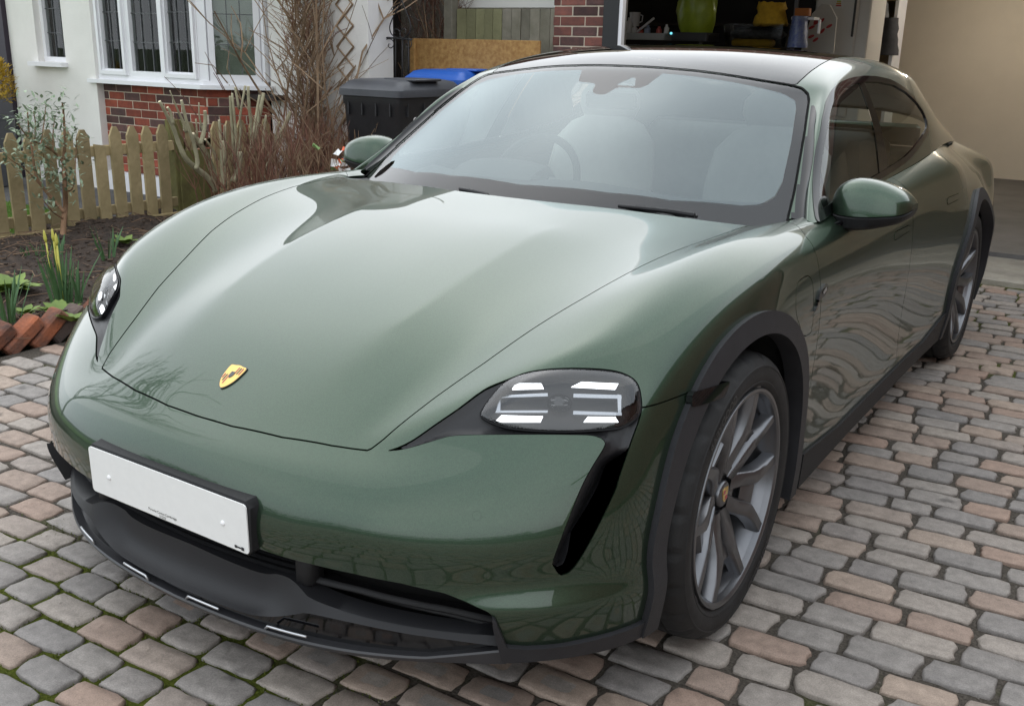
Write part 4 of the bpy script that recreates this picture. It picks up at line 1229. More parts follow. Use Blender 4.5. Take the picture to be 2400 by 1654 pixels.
bg_, p = gthing("lime_bag", "bulging translucent lime-green plastic bag on the bench", "bag", 1630, 78, YS); w, h = pw(1588, 1670, YS), 1.15 * ph(-20, 78, YS)
m = MB(); rows = []; r_ = random.Random(171)
for k in range(12):
    t = k / 11; rad = (.42 + .12 * sin(t * 3.0)) * (1 - .35 * max(0, t - .75) * 4)
    rows.append([(w * rad * cos(a) * (1 + .07 * sin(5 * a + 7 * t) + r_.uniform(-.03, .03)), .14 * rad * 2 * sin(a) * (1 + r_.uniform(-.05, .05)), h * t) for a in np.linspace(0, 2 * pi, 24, endpoint=False)])
m.grid(rows, True); m.add(rows[-1], [tuple(range(24))]); m.obj("bag_film", mat("lime_film", (.33, .42, .03), .35, col2=(.22, .30, .02), vscale=10), bg_, True)
e, w, h, m = crate("black_box", "flat black equipment box with a small blue light under the lime bag", "box", 1585, 1672, 77, 97, YS - .15, BIN); m.obj("box_body", mat("box_black", (.014, .014, .014), .5), e, True, radians(40))
m = MB(); m.lathe([(.0001, -.01), (.012, -.008), (.012, 0)], 12, 'y', (-w * .47, -.155, h * .85)); m.obj("indicator", mat("blue_indicator", (.1, .4, .5), .4, emit=((.2, .75, .9), .8)), e)
e, w, h, m = crate("clear_storage_box", "large clear plastic storage box with yellow cloths inside", "storage box", 1702, 1846, 58, 114, YS, CLEARP, taper=.9); m.obj("box_wall", glass_mat("clear_plastic", (.55, .56, .54), 1.25, .15), e, True, radians(40))
m = MB(); m.box((-.04, 0, h * .22), (w * .62, .2, h * .32), bev=.02); m.obj("yellow_cloth", mat("yellow_cloth", (.52, .32, .02), .85, col2=(.36, .21, .012), vscale=20, bump=.5, bscale=50), e, True)
m = MB(); m.box((0, 0, h * .58), (w * .84, .2, h * .34), bev=.03); m.obj("dark_contents", mat("dark_contents", (.03, .03, .033), .7, col2=(.10, .10, .11), vscale=25), e, True)
yc, p = gthing("yellow_sack", "crumpled yellow sack lying on the clear storage box", "sack", 1805, 62, YS); w, h = pw(1768, 1846, YS), ph(8, 62, YS)
m = MB(); rows = []; r_ = random.Random(181)
for k in range(9):
    t = k / 8; rad = .5 * (1 - .25 * t) * (1 + .08 * sin(9 * t)); rows.append([(w * rad * cos(a) * (1 + r_.uniform(-.06, .06)), .13 * sin(a), h * t + r_.uniform(-.01, .01)) for a in np.linspace(0, 2 * pi, 20, endpoint=False)])
m.grid(rows, True); m.add(rows[-1], [tuple(range(20))]); m.obj("sack_cloth", MATS["yellow_cloth"], yc, True)
bb_, p = gthing("blue_bag", "blue printed plastic bag beside the storage box", "bag", 1868, 112, YS); w, h = pw(1846, 1892, YS), ph(42, 112, YS)
m = MB(); rows = []; r_ = random.Random(191)
for k in range(9):
    t = k / 8; rad = .5 * (1 - .3 * t); rows.append([(w * rad * cos(a) * (1 + r_.uniform(-.08, .08)), .11 * sin(a), h * t) for a in np.linspace(0, 2 * pi, 18, endpoint=False)])
m.grid(rows, True); m.add(rows[-1], [tuple(range(18))]); m.obj("bag_film", mat("blue_film", (.03, .06, .24), .4, col2=(.20, .24, .34), vscale=30), bb_, True)
e, w, h, m = crate("orange_box", "small orange carton on the white wall shelf", "box", 1864, 1898, 21, 38, YS + .1, BIN, dep=.1); m.obj("carton", mat("orange_card", (.42, .14, .03), .7), e, True, radians(40))
wsf, p = gthing("wall_shelf", "short white wall shelf holding the orange carton", "shelf", 1888, 41, YS + .1); m = MB(); m.box((0, 0, -.012), (pw(1860, 1914, YS), .16, .022)); m.obj("board", UPVC, wsf)
for s in (-.12, .12):
    m = MB(); m.box((s, .05, -.08), (.015, .04, .12)); m.obj("bracket", UPVC, wsf)
# fridge-freezer
FY = 8.2
fx0, fx1 = at(1905, 60, 1, FY).x, at(2034, 60, 1, FY).x
fr = empty("fridge_freezer", ((fx0 + fx1) / 2, FY + .3, .07)); tag(fr, "tall white fridge freezer with energy label at the garage back", "fridge")
WHITE_E = mat("appliance_white", (.66, .64, .60), .35)
m = MB(); m.box((0, .03, 1.0), (fx1 - fx0, .56, 2.0), bev=.012); m.obj("cabinet", WHITE_E, fr, True, radians(40))
m = MB(); m.box((-(fx1 - fx0) * .10, -.275, 1.35), ((fx1 - fx0) * .78, .045, 1.2), bev=.012); m.obj("door", WHITE_E, fr, True, radians(40))
m = MB(); m.box(((fx1 - fx0) * .24, -.305, 1.70), (.02, .02, .36), bev=.004); m.obj("handle", mat("dark_handle", (.05, .05, .05), .5), fr)
ex = at(1968, 8, 1, FY); m = MB(); m.box((ex.x - fr.location.x, -.30, ex.z - .07), (.075, .004, .10)); el = m.obj("energy_label", mat("label_white", (.7, .7, .68), .6), fr)
for k, c in enumerate(((.05, .35, .08), (.45, .45, .02), (.6, .25, .02), (.5, .05, .03))):
    m = MB(); m.box((ex.x - fr.location.x - .008, -.3035, ex.z - .07 + .03 - k * .018), (.035 + k * .006, .003, .012)); m.obj("label_bar", mat("label_bar_%d" % k, c, .6), el)
ib, p = gthing("ironing_board", "ironing board with red leaf pattern cover leaning on the fridge", "ironing board", 1925, 125, YS + .6)
m = MB(); m.prism([(-.20, 0), (.12, 0), (.10, .32), (.02, .44), (-.06, .45), (-.14, .36)], -.015, .015, lambda u, v, h_: (u, h_ + .12 * v, v)); m.obj("board_cover", mat("pale_cover", (.50, .48, .44), .85), ib)
m = MB(); r_ = random.Random(201)
for k in range(9):
    u, v, a = r_.uniform(-.13, .07), r_.uniform(.04, .38), r_.uniform(.4, 1.3); P = [(u + (.032 * cos(t) * cos(a) - .014 * sin(t) * sin(a)), v + (.032 * cos(t) * sin(a) + .014 * sin(t) * cos(a))) for t in np.linspace(0, 2 * pi, 10, endpoint=False)]
    m.add([(x, -.0165 + .12 * y, y) for x, y in P], [tuple(range(10))])
m.obj("leaf_print", mat("red_print", (.42, .05, .05), .85), ib)
# rack at the right end with bags
rk = empty("open_shelves", (at(2070, 60, 1, 9.6).x, 9.6, .07)); tag(rk, "narrow wooden shelves with grey bags beside the beige back wall", "shelving")
w = pw(2036, 2108, 9.6)
m = MB(); m.box((0, .18, 1.1), (w, .02, 2.2)); m.obj("back_panel", mat("shelf_pine", (.27, .19, .10), .7, var=.15), rk)
for s in (-1, 1):
    m = MB(); m.box((s * w / 2, 0, 1.1), (.035, .36, 2.2)); m.obj("side_panel", UPVC if s > 0 else MATS["shelf_pine"], rk)
for z in (.9, 1.5, 1.93):
    m = MB(); m.box((0, 0, z), (w, .36, .025)); m.obj("shelf", MATS["shelf_pine"], rk)
for i, (px, py, lab) in enumerate(((2058, 62, "grey carrier bag on the narrow wooden shelves, upper shelf"), (2078, 130, "dark coat hanging on the narrow wooden shelves"))):
    e, p = gthing("stored_bag", lab, "bag", px, py, 9.42); m = MB(); rows = []; r_ = random.Random(210 + i)
    for k in range(8):
        t = k / 7; rad = .12 * (1 - .4 * t); rows.append([(rad * cos(a) * (1 + r_.uniform(-.1, .1)), .08 * sin(a), .24 * t * (1 + i * .6)) for a in np.linspace(0, 2 * pi, 16, endpoint=False)])
    m.grid(rows, True); m.add(rows[-1], [tuple(range(16))]); m.obj("bag_cloth", mat("bag_%d" % i, (.14, .14, .14) if i == 0 else (.05, .05, .055), .8, var=.3, vscale=9), e, True)

# ---------------------------------------------------------------- surroundings out of the picture that the paint mirrors
nb = empty("neighbour_house", (4.35, 1.2, 0)); tag(nb, "brick neighbouring house beside the driveway, mirrored in the car doors", "house")
m = MB(); m.box((.15, .6, 1.5), (.3, 9.0, 3.0)); m.obj("wall", BRICKW, nb)
m = MB(); m.add([(-.25, -4.2, 2.95), (-.25, 5.4, 2.95), (3.3, 5.4, 5.2), (3.3, -4.2, 5.2), (-.25, -4.2, 2.85), (-.25, 5.4, 2.85)], [(0, 1, 2, 3), (0, 4, 5, 1)]); m.obj("roof", mat("roof_tile_2", (.12, .06, .045), .85, col2=(.08, .04, .03), vscale=6), nb)
hg = empty("street_hedge", (0, -13.5, 0)); tag(hg, "clipped green hedge across the road, mirrored in the bumper", "hedge")
m = MB(); r_ = random.Random(221)
for k in range(6000):
    p = Vector((r_.uniform(-16, 16), r_.uniform(-.4, .4), r_.uniform(.0, 1.3 + .25 * sin(k)))); leaf(m, p, Vector((r_.uniform(-1, 1), r_.uniform(-1, 1), r_.uniform(-.3, 1))), .22, .07)
m.obj("foliage", mat("hedge_leaf", (.06, .10, .03), .7, col2=(.03, .05, .015), vscale=2), hg)


def bare_tree(loc, h, seed, label):
    r = random.Random(seed); t = empty("bare_tree", loc); tag(t, label, "tree"); mb = MB()
    def grow(p, d, l, rad, dep):
        P = [p]; q = p.copy(); dd = d.copy()
        for k in range(3):
            dd = (dd + Vector((r.uniform(-.22, .22), r.uniform(-.22, .22), r.uniform(-.05, .16)))).normalized(); q = q + dd * l / 3; P.append(q.copy())
        mb.tube([tuple(x) for x in P], list(np.linspace(rad, rad * .62, 4)), 5 if dep < 3 else 3, cap=False)
        if dep >= 6: return
        for k in range(r.choice((2, 3, 3))):
            a = r.uniform(0, 6.28); s = r.uniform(.35, .8); n = Vector((cos(a) * s, sin(a) * s, 0)); nd = (dd + n + Vector((0, 0, .12))).normalized()
            grow(P[r.choice((2, 3, 3))], nd, l * r.uniform(.62, .82), rad * .58, dep + 1)
    grow(Vector((0, 0, 0)), Vector((0, 0, 1)), h * .27, h * .022, 0)
    mb.obj("trunk_and_branches", mat("tree_bark", (.09, .07, .055), .9, col2=(.05, .04, .03), vscale=5), t); return t


bare_tree((-9.6, -2.0, 0), 8.6, 231, "bare tree on the lawn left of the driveway, mirrored in the bumper")

# =====================================================================================================
#                                                THE CAR
# =====================================================================================================
# control cages of the body (metres; origin under the front axle, +Y towards the tail, half body x >= 0)
TOP=[ # rows j0..j7 ; columns k0..k6
 [(0,-.822,.601),(.12,-.820,.603),(.25,-.805,.605),(.36,-.782,.608),(.445,-.752,.612),(.64,-.640,.655),(.815,-.50,.70)],
 [(0,-.70,.683),(.13,-.70,.682),(.25,-.70,.675),(.37,-.69,.663),(.475,-.672,.660),(.70,-.515,.768),(.865,-.40,.752)],
 [(0,-.51,.775),(.14,-.51,.775),(.277,-.51,.772),(.41,-.505,.750),(.535,-.497,.750),(.757,-.375,.832),(.885,-.29,.808)],
 [(0,-.27,.857),(.15,-.27,.857),(.302,-.265,.8545),(.465,-.255,.837),(.625,-.245,.854),(.786,-.18,.900),(.90,-.13,.866)],
 [(0,-.03,.912),(.16,-.03,.912),(.313,-.025,.9095),(.50,-.01,.895),(.69,0.0,.915),(.803,.02,.938),(.907,.03,.900)],
 [(0,.15,.9375),(.16,.15,.9375),(.328,.155,.9360),(.53,.175,.9245),(.733,.195,.937),(.814,.21,.954),(.911,.215,.919)],
 [(0,.335,.963),(.17,.34,.963),(.34,.365,.961),(.545,.41,.9525),(.745,.46,.943),(.82,.46,.956),(.912,.45,.922)],
]
BELT=[ # rows from j7 on: k5,k6   (y grows)
 [(.828,.66,.951),(.908,.66,.920)],
 [(.845,1.0,.955),(.905,1.0,.925)],
 [(.850,1.5,.982),(.906,1.5,.945)],
 [(.845,2.0,1.003),(.908,2.0,.962)],
 [(.825,2.4,1.020),(.915,2.4,.968)],
 [(.80,2.65,1.022),(.893,2.65,.95)],
 [(.772,2.9,1.012),(.872,2.9,.936)],
 [(.74,3.15,.995),(.845,3.15,.917)],
 [(.71,3.4,.985),(.85,3.4,.91)],
 [(.67,3.7,.975),(.83,3.7,.91)],
 [(.57,3.95,.94),(.74,3.95,.88)],
]
FR=[ # front rows f1..f7, k0..k6
 [(0,-.878,.562),(.13,-.876,.562),(.27,-.862,.563),(.40,-.836,.565),(.52,-.79,.57),(.70,-.675,.598),(.862,-.525,.635)],
 [(0,-.908,.50),(.14,-.906,.50),(.29,-.897,.50),(.43,-.872,.503),(.565,-.823,.506),(.742,-.705,.52),(.889,-.545,.55)],
 [(0,-.914,.44),(.14,-.913,.44),(.30,-.907,.44),(.44,-.878,.441),(.585,-.825,.442),(.757,-.712,.45),(.897,-.548,.475)],
 [(0,-.908,.39),(.14,-.907,.39),(.30,-.901,.39),(.45,-.868,.388),(.60,-.812,.385),(.757,-.704,.39),(.897,-.544,.41)],
 [(0,-.906,.35),(.14,-.905,.35),(.30,-.897,.35),(.455,-.863,.348),(.61,-.808,.346),(.765,-.712,.352),(.902,-.548,.36)],
 [(0,-.91,.30),(.15,-.906,.30),(.31,-.89,.30),(.46,-.856,.30),(.615,-.802,.30),(.775,-.708,.31),(.909,-.548,.315)],
 [(0,-.88,.205),(.15,-.877,.205),(.31,-.862,.205),(.46,-.83,.205),(.60,-.775,.207),(.765,-.678,.21),(.892,-.525,.21)],
]
# side columns, keyed by y station: (y, [ (x,z) for rows 1..7 ])
SIDE=[
 (-.405,[(.903,.69),(.922,.60),(.930,.51),(.930,.43),(.933,.365),(.938,.31),(.925,.205)]),
 (-.30,[(.920,.735),(.938,.64),(.945,.54),(.946,.45),(.946,.37),(.946,.305),(.935,.20)]),
 (-.13,[(.934,.79),(.952,.69),(.958,.58),(.958,.475),(.956,.38),(.954,.30),(.942,.20)]),
 (.03,[(.941,.825),(.958,.72),(.963,.60),(.962,.49),(.960,.385),(.956,.30),(.944,.20)]),
 (.215,[(.944,.845),(.958,.735),(.962,.615),(.960,.50),(.957,.39),(.954,.30),(.944,.20)]),
 (.45,[(.944,.848),(.955,.74),(.955,.62),(.951,.505),(.948,.39),(.948,.30),(.942,.20)]),
 (.66,[(.941,.848),(.951,.74),(.949,.62),(.943,.505),(.940,.39),(.943,.30),(.94,.20)]),
 (1.0,[(.936,.85),(.945,.742),(.942,.62),(.935,.505),(.933,.39),(.938,.30),(.935,.20)]),
 (1.5,[(.936,.862),(.945,.75),(.943,.625),(.936,.51),(.934,.39),(.938,.30),(.935,.20)]),
 (2.0,[(.941,.875),(.952,.76),(.952,.63),(.945,.51),(.942,.39),(.942,.30),(.935,.20)]),
 (2.4,[(.948,.880),(.970,.77),(.971,.64),(.965,.51),(.96,.39),(.955,.30),(.94,.20)]),
 (2.65,[(.940,.868),(.968,.770),(.982,.645),(.975,.515),(.97,.39),(.96,.30),(.94,.20)]),
 (2.9,[(.925,.858),(.962,.766),(.985,.645),(.98,.515),(.975,.39),(.965,.30),(.945,.20)]),
 (3.15,[(.905,.85),(.948,.76),(.98,.64),(.975,.51),(.97,.39),(.96,.30),(.94,.21)]),
 (3.4,[(.88,.84),(.925,.75),(.963,.635),(.96,.505),(.955,.39),(.945,.31),(.93,.22)]),
 (3.7,[(.885,.85),(.905,.745),(.912,.625),(.91,.50),(.905,.39),(.89,.31),(.87,.24)]),
 (3.95,[(.79,.82),(.81,.725),(.82,.61),(.81,.49),(.80,.39),(.78,.32),(.76,.26)]),
]
GH=[
 [(0,.33,.905),(.25,.35,.905),(.52,.43,.905),(.815,.585,.898),(.868,.585,.915),(.905,.60,.915)],
 [(0,.45,.985),(.25,.465,.983),(.51,.535,.977),(.792,.68,.962),(.838,.665,.972),(.90,.68,.925)],
 [(0,.62,1.093),(.245,.635,1.09),(.49,.70,1.079),(.745,.83,1.072),(.797,.815,1.066),(.872,.83,.935)],
 [(0,.80,1.198),(.235,.81,1.195),(.465,.865,1.183),(.695,.99,1.185),(.752,.985,1.192),(.860,.99,.945)],
 [(0,.97,1.288),(.225,.98,1.284),(.44,1.02,1.270),(.655,1.125,1.268),(.722,1.14,1.262),(.853,1.14,.957)],
 [(0,1.09,1.341),(.22,1.10,1.337),(.425,1.135,1.322),(.632,1.20,1.311),(.706,1.23,1.293),(.850,1.25,.964)],
 [(0,1.30,1.392),(.215,1.305,1.389),(.42,1.325,1.376),(.615,1.36,1.352),(.694,1.38,1.314),(.849,1.40,.975)],
 [(0,1.6,1.422),(.21,1.6,1.419),(.415,1.61,1.407),(.610,1.63,1.383),(.688,1.65,1.325),(.848,1.65,.990)],
 [(0,1.95,1.423),(.21,1.95,1.420),(.41,1.95,1.408),(.612,1.95,1.386),(.690,1.95,1.322),(.845,1.95,1.003)],
 [(0,2.3,1.400),(.205,2.3,1.397),(.40,2.3,1.384),(.612,2.3,1.368),(.695,2.3,1.298),(.832,2.3,1.020)],
 [(0,2.65,1.358),(.20,2.65,1.354),(.39,2.65,1.341),(.60,2.65,1.328),(.69,2.65,1.250),(.805,2.65,1.028)],
 [(0,3.05,1.30),(.195,3.05,1.296),(.38,3.05,1.282),(.555,3.05,1.245),(.65,3.05,1.16),(.770,3.05,1.02)],
 [(0,3.45,1.228),(.185,3.45,1.224),(.36,3.45,1.208),(.52,3.45,1.17),(.61,3.45,1.09),(.72,3.45,.995)],
 [(0,3.9,1.12),(.17,3.9,1.116),(.33,3.9,1.10),(.47,3.9,1.06),(.54,3.9,1.0),(.60,3.9,.94)],
]


def build_lower():
    V = []; F = []; idx = {}
    def vid(key, co):
        idx[key] = len(V); V.append(co)
    nj = len(TOP)
    for j, row in enumerate(TOP):
        for k, p in enumerate(row): vid(('T', j, k), p)
    for i, row in enumerate(BELT):
        for k, p in zip((5, 6), row): vid(('T', nj + i, k), p)
    vid(('T', nj, 4), (.778, .60, .936))
    for j in range(nj - 1):
        for k in range(6): F.append([idx[('T', j, k)], idx[('T', j, k + 1)], idx[('T', j + 1, k + 1)], idx[('T', j + 1, k)]])
    F.append([idx[('T', nj - 1, 4)], idx[('T', nj - 1, 5)], idx[('T', nj, 5)], idx[('T', nj, 4)]])
    for j in range(nj - 1, nj + len(BELT) - 1):
        F.append([idx[('T', j, 5)], idx[('T', j, 6)], idx[('T', j + 1, 6)], idx[('T', j + 1, 5)]])
    for f, row in enumerate(FR):
        for k, p in enumerate(row): vid(('F', f + 1, k), p)
    for k in range(7): idx[('F', 0, k)] = idx[('T', 0, k)]
    for f in range(len(FR)):
        for k in range(6): F.append([idx[('F', f + 1, k)], idx[('F', f + 1, k + 1)], idx[('F', f, k + 1)], idx[('F', f, k)]])
    for s, (y, col) in enumerate(SIDE):
        idx[('S', s + 1, 0)] = idx[('T', s + 1, 6)]
        for r, (x, z) in enumerate(col): vid(('S', s + 1, r + 1), (x, y, z))
    for r in range(8): idx[('S', 0, r)] = idx[('F', r, 6)]
    for s in range(len(SIDE)):
        for r in range(7): F.append([idx[('S', s, r + 1)], idx[('S', s + 1, r + 1)], idx[('S', s + 1, r)], idx[('S', s, r)]])
    crease = {}
    for j, w in ((1, 1.0), (2, 3.0), (3, 3.5), (4, 3.0)):
        a, b = idx[('T', j, 2)], idx[('T', j + 1, 2)]; crease[(min(a, b), max(a, b))] = w
    return np.array(V, float), np.array(F), crease


def build_green():
    G = []
    for r in GH:
        g = [np.array(p, float) for p in r]; a, b = g[4], g[5]
        bul = .016 * min(1, np.linalg.norm(a - b) / .3)
        G.append(g[:5] + [(a + b) / 2 + np.array([bul, 0, bul * .4]), b])
    V = np.array(G).reshape(-1, 3); n = 7; F = []; cr = {}
    for i in range(len(G) - 1):
        for k in range(6): F.append([i * n + k, i * n + k + 1, (i + 1) * n + k + 1, (i + 1) * n + k])
        cr[(i * n + 4, (i + 1) * n + 4)] = 1.0
        if i < 5: cr[(i * n + 3, (i + 1) * n + 3)] = .7
    return V, np.array(F), cr


def cc(V,F,cr,sym=True):
    V=np.asarray(V,float); nV=len(V); nF=len(F)
    E={};ef=[];ev=[]
    fe=np.zeros((nF,4),int)
    for i,f in enumerate(F):
        for c in range(4):
            a,b=f[c],f[(c+1)%4]; k=(a,b) if a<b else (b,a)
            if k not in E: E[k]=len(ev); ev.append(k); ef.append([])
            fe[i,c]=E[k]; ef[E[k]].append(i)
    ev=np.array(ev); nE=len(ev)
    fp=V[F].mean(1)
    mid=V[ev].mean(1); ep=mid.copy()
    bnd=np.array([len(x)==1 for x in ef])
    for e,x in enumerate(ef):
        if len(x)==2:
            sm=(V[ev[e]].sum(0)+fp[x].sum(0))/4
            s=min(1,cr.get(tuple(ev[e]),0)); ep[e]=mid[e]*s+sm*(1-s)
    # sym plane: x==0 boundary edges get mirrored smooth
    if sym:
        for e,x in enumerate(ef):
            if len(x)==1 and abs(V[ev[e]][:,0]).max()<1e-9:
                q=fp[x[0]]; ep[e]=(V[ev[e]].sum(0)+q+q*[-1,1,1])/4; bnd[e]=False
    vf=[[] for _ in range(nV)]; ve=[[] for _ in range(nV)]
    for i,f in enumerate(F):
        for a in f: vf[a].append(i)
    for e,(a,b) in enumerate(ev): ve[a].append(e); ve[b].append(e)
    vp=V.copy()
    for v in range(nV):
        be=[e for e in ve[v] if bnd[e]]
        onp=sym and abs(V[v,0])<1e-9
        if be:
            if onp:
                # boundary end on the plane: mirror neighbour
                q=[ev[e][0]+ev[e][1]-v for e in be]; p=V[q[0]]; vp[v]=V[v]*.75+(p+p*[-1,1,1])/8
            elif len(be)==2 and len(vf[v])>1:
                q=[ev[e][0]+ev[e][1]-v for e in be]; vp[v]=V[v]*.75+(V[q[0]]+V[q[1]])/8
            continue
        if onp:
            Q=np.concatenate([fp[vf[v]],fp[vf[v]]*[-1,1,1]]); 
            m=[]
            for e in ve[v]:
                m.append(mid[e]); 
                if abs(mid[e][0])>1e-9: m.append(mid[e]*[-1,1,1])
            n=len(Q); R_=np.mean(m,0); Qm=Q.mean(0)
        else:
            n=len(vf[v]); Qm=fp[vf[v]].mean(0); R_=mid[ve[v]].mean(0)
        sm=(Qm+2*R_+(n-3)*V[v])/n
        ce=[e for e in ve[v] if cr.get(tuple(ev[e]),0)>0]
        if len(ce)==2:
            s=min(1,np.mean([cr[tuple(ev[e])] for e in ce])); q=[ev[e][0]+ev[e][1]-v for e in ce]
            vp[v]=sm*(1-s)+(V[v]*.75+(V[q[0]]+V[q[1]])/8)*s
        else: vp[v]=sm
    NV=np.concatenate([vp,ep,fp])
    NF=np.zeros((nF*4,4),int)
    for c in range(4):
        NF[c::4]=np.stack([F[:,c],nV+fe[:,c],nV+nE+np.arange(nF),nV+fe[:,(c+3)%4]],1)
    ncr={}
    for k,s in cr.items():
        e=E.get(k)
        if e is None: continue
        s2=s-1
        if s2>0:
            for a in k: ncr[(a,nV+e)]=s2
    return NV,NF,ncr


def subdiv(V, F, cr, n):
    for _ in range(n): V, F, cr = cc(V, F, cr)
    return V, F


def interp(V, F, cr, it=4, damp=.9, lev=2):
    C = V.copy()
    for _ in range(it):
        S, _f2 = subdiv(C, F, cr, lev); d = V - S[:len(V)]
        d[np.abs(V[:, 0]) < 1e-9, 0] = 0
        C += damp * d
    return C


# ---------------------------------------------------------------- trimming tools
def tri_mesh(V, F, out_from):
    T = np.concatenate([F[:, [0, 1, 2]], F[:, [0, 2, 3]]])
    fn = np.cross(V[T[:, 1]] - V[T[:, 0]], V[T[:, 2]] - V[T[:, 0]])
    ctr = V[T].mean(1) - np.array(out_from)
    if (fn * ctr).sum() < 0:
        T = T[:, ::-1]; fn = -fn
    N = np.zeros_like(V)
    for k in range(3): np.add.at(N, T[:, k], fn)
    on = np.abs(V[:, 0]) < 1e-7
    N[on, 0] = 0
    N /= np.linalg.norm(N, axis=1)[:, None] + 1e-12
    return V, N, T


def clip(me, field):
    """keep the part of the triangle mesh where field(V) > 0; cut edges exactly"""
    V, N, T = me
    f = field(V) if callable(field) else field
    s = f > 0
    cnt = s[T].sum(1)
    keep = T[cnt == 3]
    newV = []; newN = []; edge = {}; newT = []
    base = len(V)

    def cutv(a, b):
        k = (a, b) if a < b else (b, a)
        if k not in edge:
            t = f[a] / (f[a] - f[b])
            edge[k] = base + len(newV)
            newV.append(V[a] + (V[b] - V[a]) * t)
            n = N[a] + (N[b] - N[a]) * t
            newN.append(n / (np.linalg.norm(n) + 1e-12))
        return edge[k]
    for t in T[cnt == 1]:
        i = int(np.argmax(s[t])); a, b, c = t[i], t[(i + 1) % 3], t[(i + 2) % 3]
        newT.append((a, cutv(a, b), cutv(a, c)))
    for t in T[cnt == 2]:
        i = int(np.argmin(s[t])); a, b, c = t[i], t[(i + 1) % 3], t[(i + 2) % 3]
        ab, ac = cutv(a, b), cutv(a, c)
        newT.append((ab, b, c)); newT.append((ab, c, ac))
    T2 = np.concatenate([keep, np.array(newT, int).reshape(-1, 3)])
    V2 = np.concatenate([V, np.array(newV).reshape(-1, 3)]); N2 = np.concatenate([N, np.array(newN).reshape(-1, 3)])
    u, inv = np.unique(T2, return_inverse=True)
    return V2[u], N2[u], inv.reshape(-1, 3)


def boundary_edges(T):
    e = np.concatenate([T[:, [0, 1]], T[:, [1, 2]], T[:, [2, 0]]]); k = np.sort(e, 1)
    u, idx, c = np.unique(k, axis=0, return_index=True, return_counts=True)
    return e[idx[c == 1]]


def flange(me, depth, plane_skip=True, back=0.0):
    """add a folded-in edge along the panel's open border"""
    V, N, T = me
    E = boundary_edges(T)
    if plane_skip: E = E[~((np.abs(V[E[:, 0], 0]) < 1e-6) & (np.abs(V[E[:, 1], 0]) < 1e-6))]
    if len(E) == 0: return me
    a, b = E[:, 0], E[:, 1]
    d = V[b] - V[a]; side = np.cross(d, (N[a] + N[b]) / 2)
    side /= np.linalg.norm(side, axis=1)[:, None] + 1e-12
    q = np.stack([V[a], V[b], V[b] - N[b] * depth - side * back, V[a] - N[a] * depth - side * back], 1).reshape(-1, 3)
    n0 = len(V); k = np.arange(len(E)) * 4 + n0
    F2 = np.concatenate([np.stack([k + 1, k, k + 3], 1), np.stack([k + 1, k + 3, k + 2], 1)])
    return np.concatenate([V, q]), np.concatenate([N, np.repeat(side, 4, 0)]), np.concatenate([T, F2])


def offset(me, d):
    V, N, T = me
    return V + N * d, N, T


def mirror(me):
    V, N, T = me
    return V * [-1, 1, 1], N * [-1, 1, 1], T[:, ::-1]


def join(*ms):
    V = []; N = []; T = []; n = 0
    for v, nn, t in ms:
        V.append(v); N.append(nn); T.append(t + n); n += len(v)
    return np.concatenate(V), np.concatenate(N), np.concatenate(T)


def surf(name, me, material, parent):
    V, N, T = me
    return link(name, new_mesh(name, V, T, material, True, N), parent)


def both(name, me, material, parent, label=None):
    """one object on each side of the car; returns (+x side, -x side)"""
    a = surf(name, me, material, parent); b = surf(name, mirror(me), material, parent)
    return a, b


# ---------------------------------------------------------------- car materials
def car_paint():
    m = bpy.data.materials.new("green_metallic_paint"); m.use_nodes = True
    nt = m.node_tree; b = nt.nodes["Principled BSDF"]; L = nt.links
    b.inputs["Base Color"].default_value = (.034, .062, .037, 1)
    b.inputs["Metallic"].default_value = .82
    b.inputs["Roughness"].default_value = .37
    b.inputs["Coat Weight"].default_value = 1.0
    b.inputs["Coat Roughness"].default_value = .012
    b.inputs["Coat IOR"].default_value = 1.5
    tc = nt.nodes.new("ShaderNodeTexCoord")
    fl = nt.nodes.new("ShaderNodeTexVoronoi"); fl.inputs["Scale"].default_value = 900
    L.new(tc.outputs["Object"], fl.inputs["Vector"])
    mr = nt.nodes.new("ShaderNodeMapRange"); mr.inputs["To Min"].default_value = .82; mr.inputs["To Max"].default_value = 1.22
    sp = nt.nodes.new("ShaderNodeSeparateColor"); L.new(fl.outputs["Color"], sp.inputs[0]); L.new(sp.outputs[0], mr.inputs["Value"])
    vm = nt.nodes.new("ShaderNodeVectorMath"); vm.operation = 'SCALE'; vm.inputs[0].default_value = (.034, .062, .037)
    L.new(mr.outputs[0], vm.inputs["Scale"]); L.new(vm.outputs[0], b.inputs["Base Color"])
    return m


PAINT = car_paint()
BLACK_GLOSS = mat("black_gloss", (.004, .004, .005), .05)
BLACK_PLASTIC = mat("black_grained_plastic", (.012, .012, .013), .55, spec=.3, bump=.12, bscale=420, var=.12, vscale=30)
GREY_PLASTIC = mat("grey_grained_plastic", (.024, .024, .027), .5, spec=.35, bump=.12, bscale=420, var=.1, vscale=25)
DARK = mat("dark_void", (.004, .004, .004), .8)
RUBBER = mat("tyre_rubber", (.011, .011, .0115), .68, bump=.1, bscale=180, var=.35, vscale=14, rvar=.12)
RIM = mat("grey_alloy", (.165, .168, .178), .30, metal=.9, var=.06, vscale=20)
CHROME = mat("bright_metal", (.75, .76, .78), .12, metal=1)
STEEL = mat("brushed_steel", (.42, .42, .43), .32, metal=1, var=.15, vscale=40)
LED = mat("lit_led", (.9, .9, .9), .3, emit=((.93, .96, 1), 1.8))
SILVER = mat("silver_trim", (.55, .56, .58), .3, metal=.85)
GOLD = mat("gold_enamel", (.72, .48, .14), .28, metal=.7, coat=.4)
RED = mat("red_enamel", (.35, .02, .03), .25, coat=.5)
BLACK = mat("black_enamel", (.01, .01, .01), .25, coat=.5)
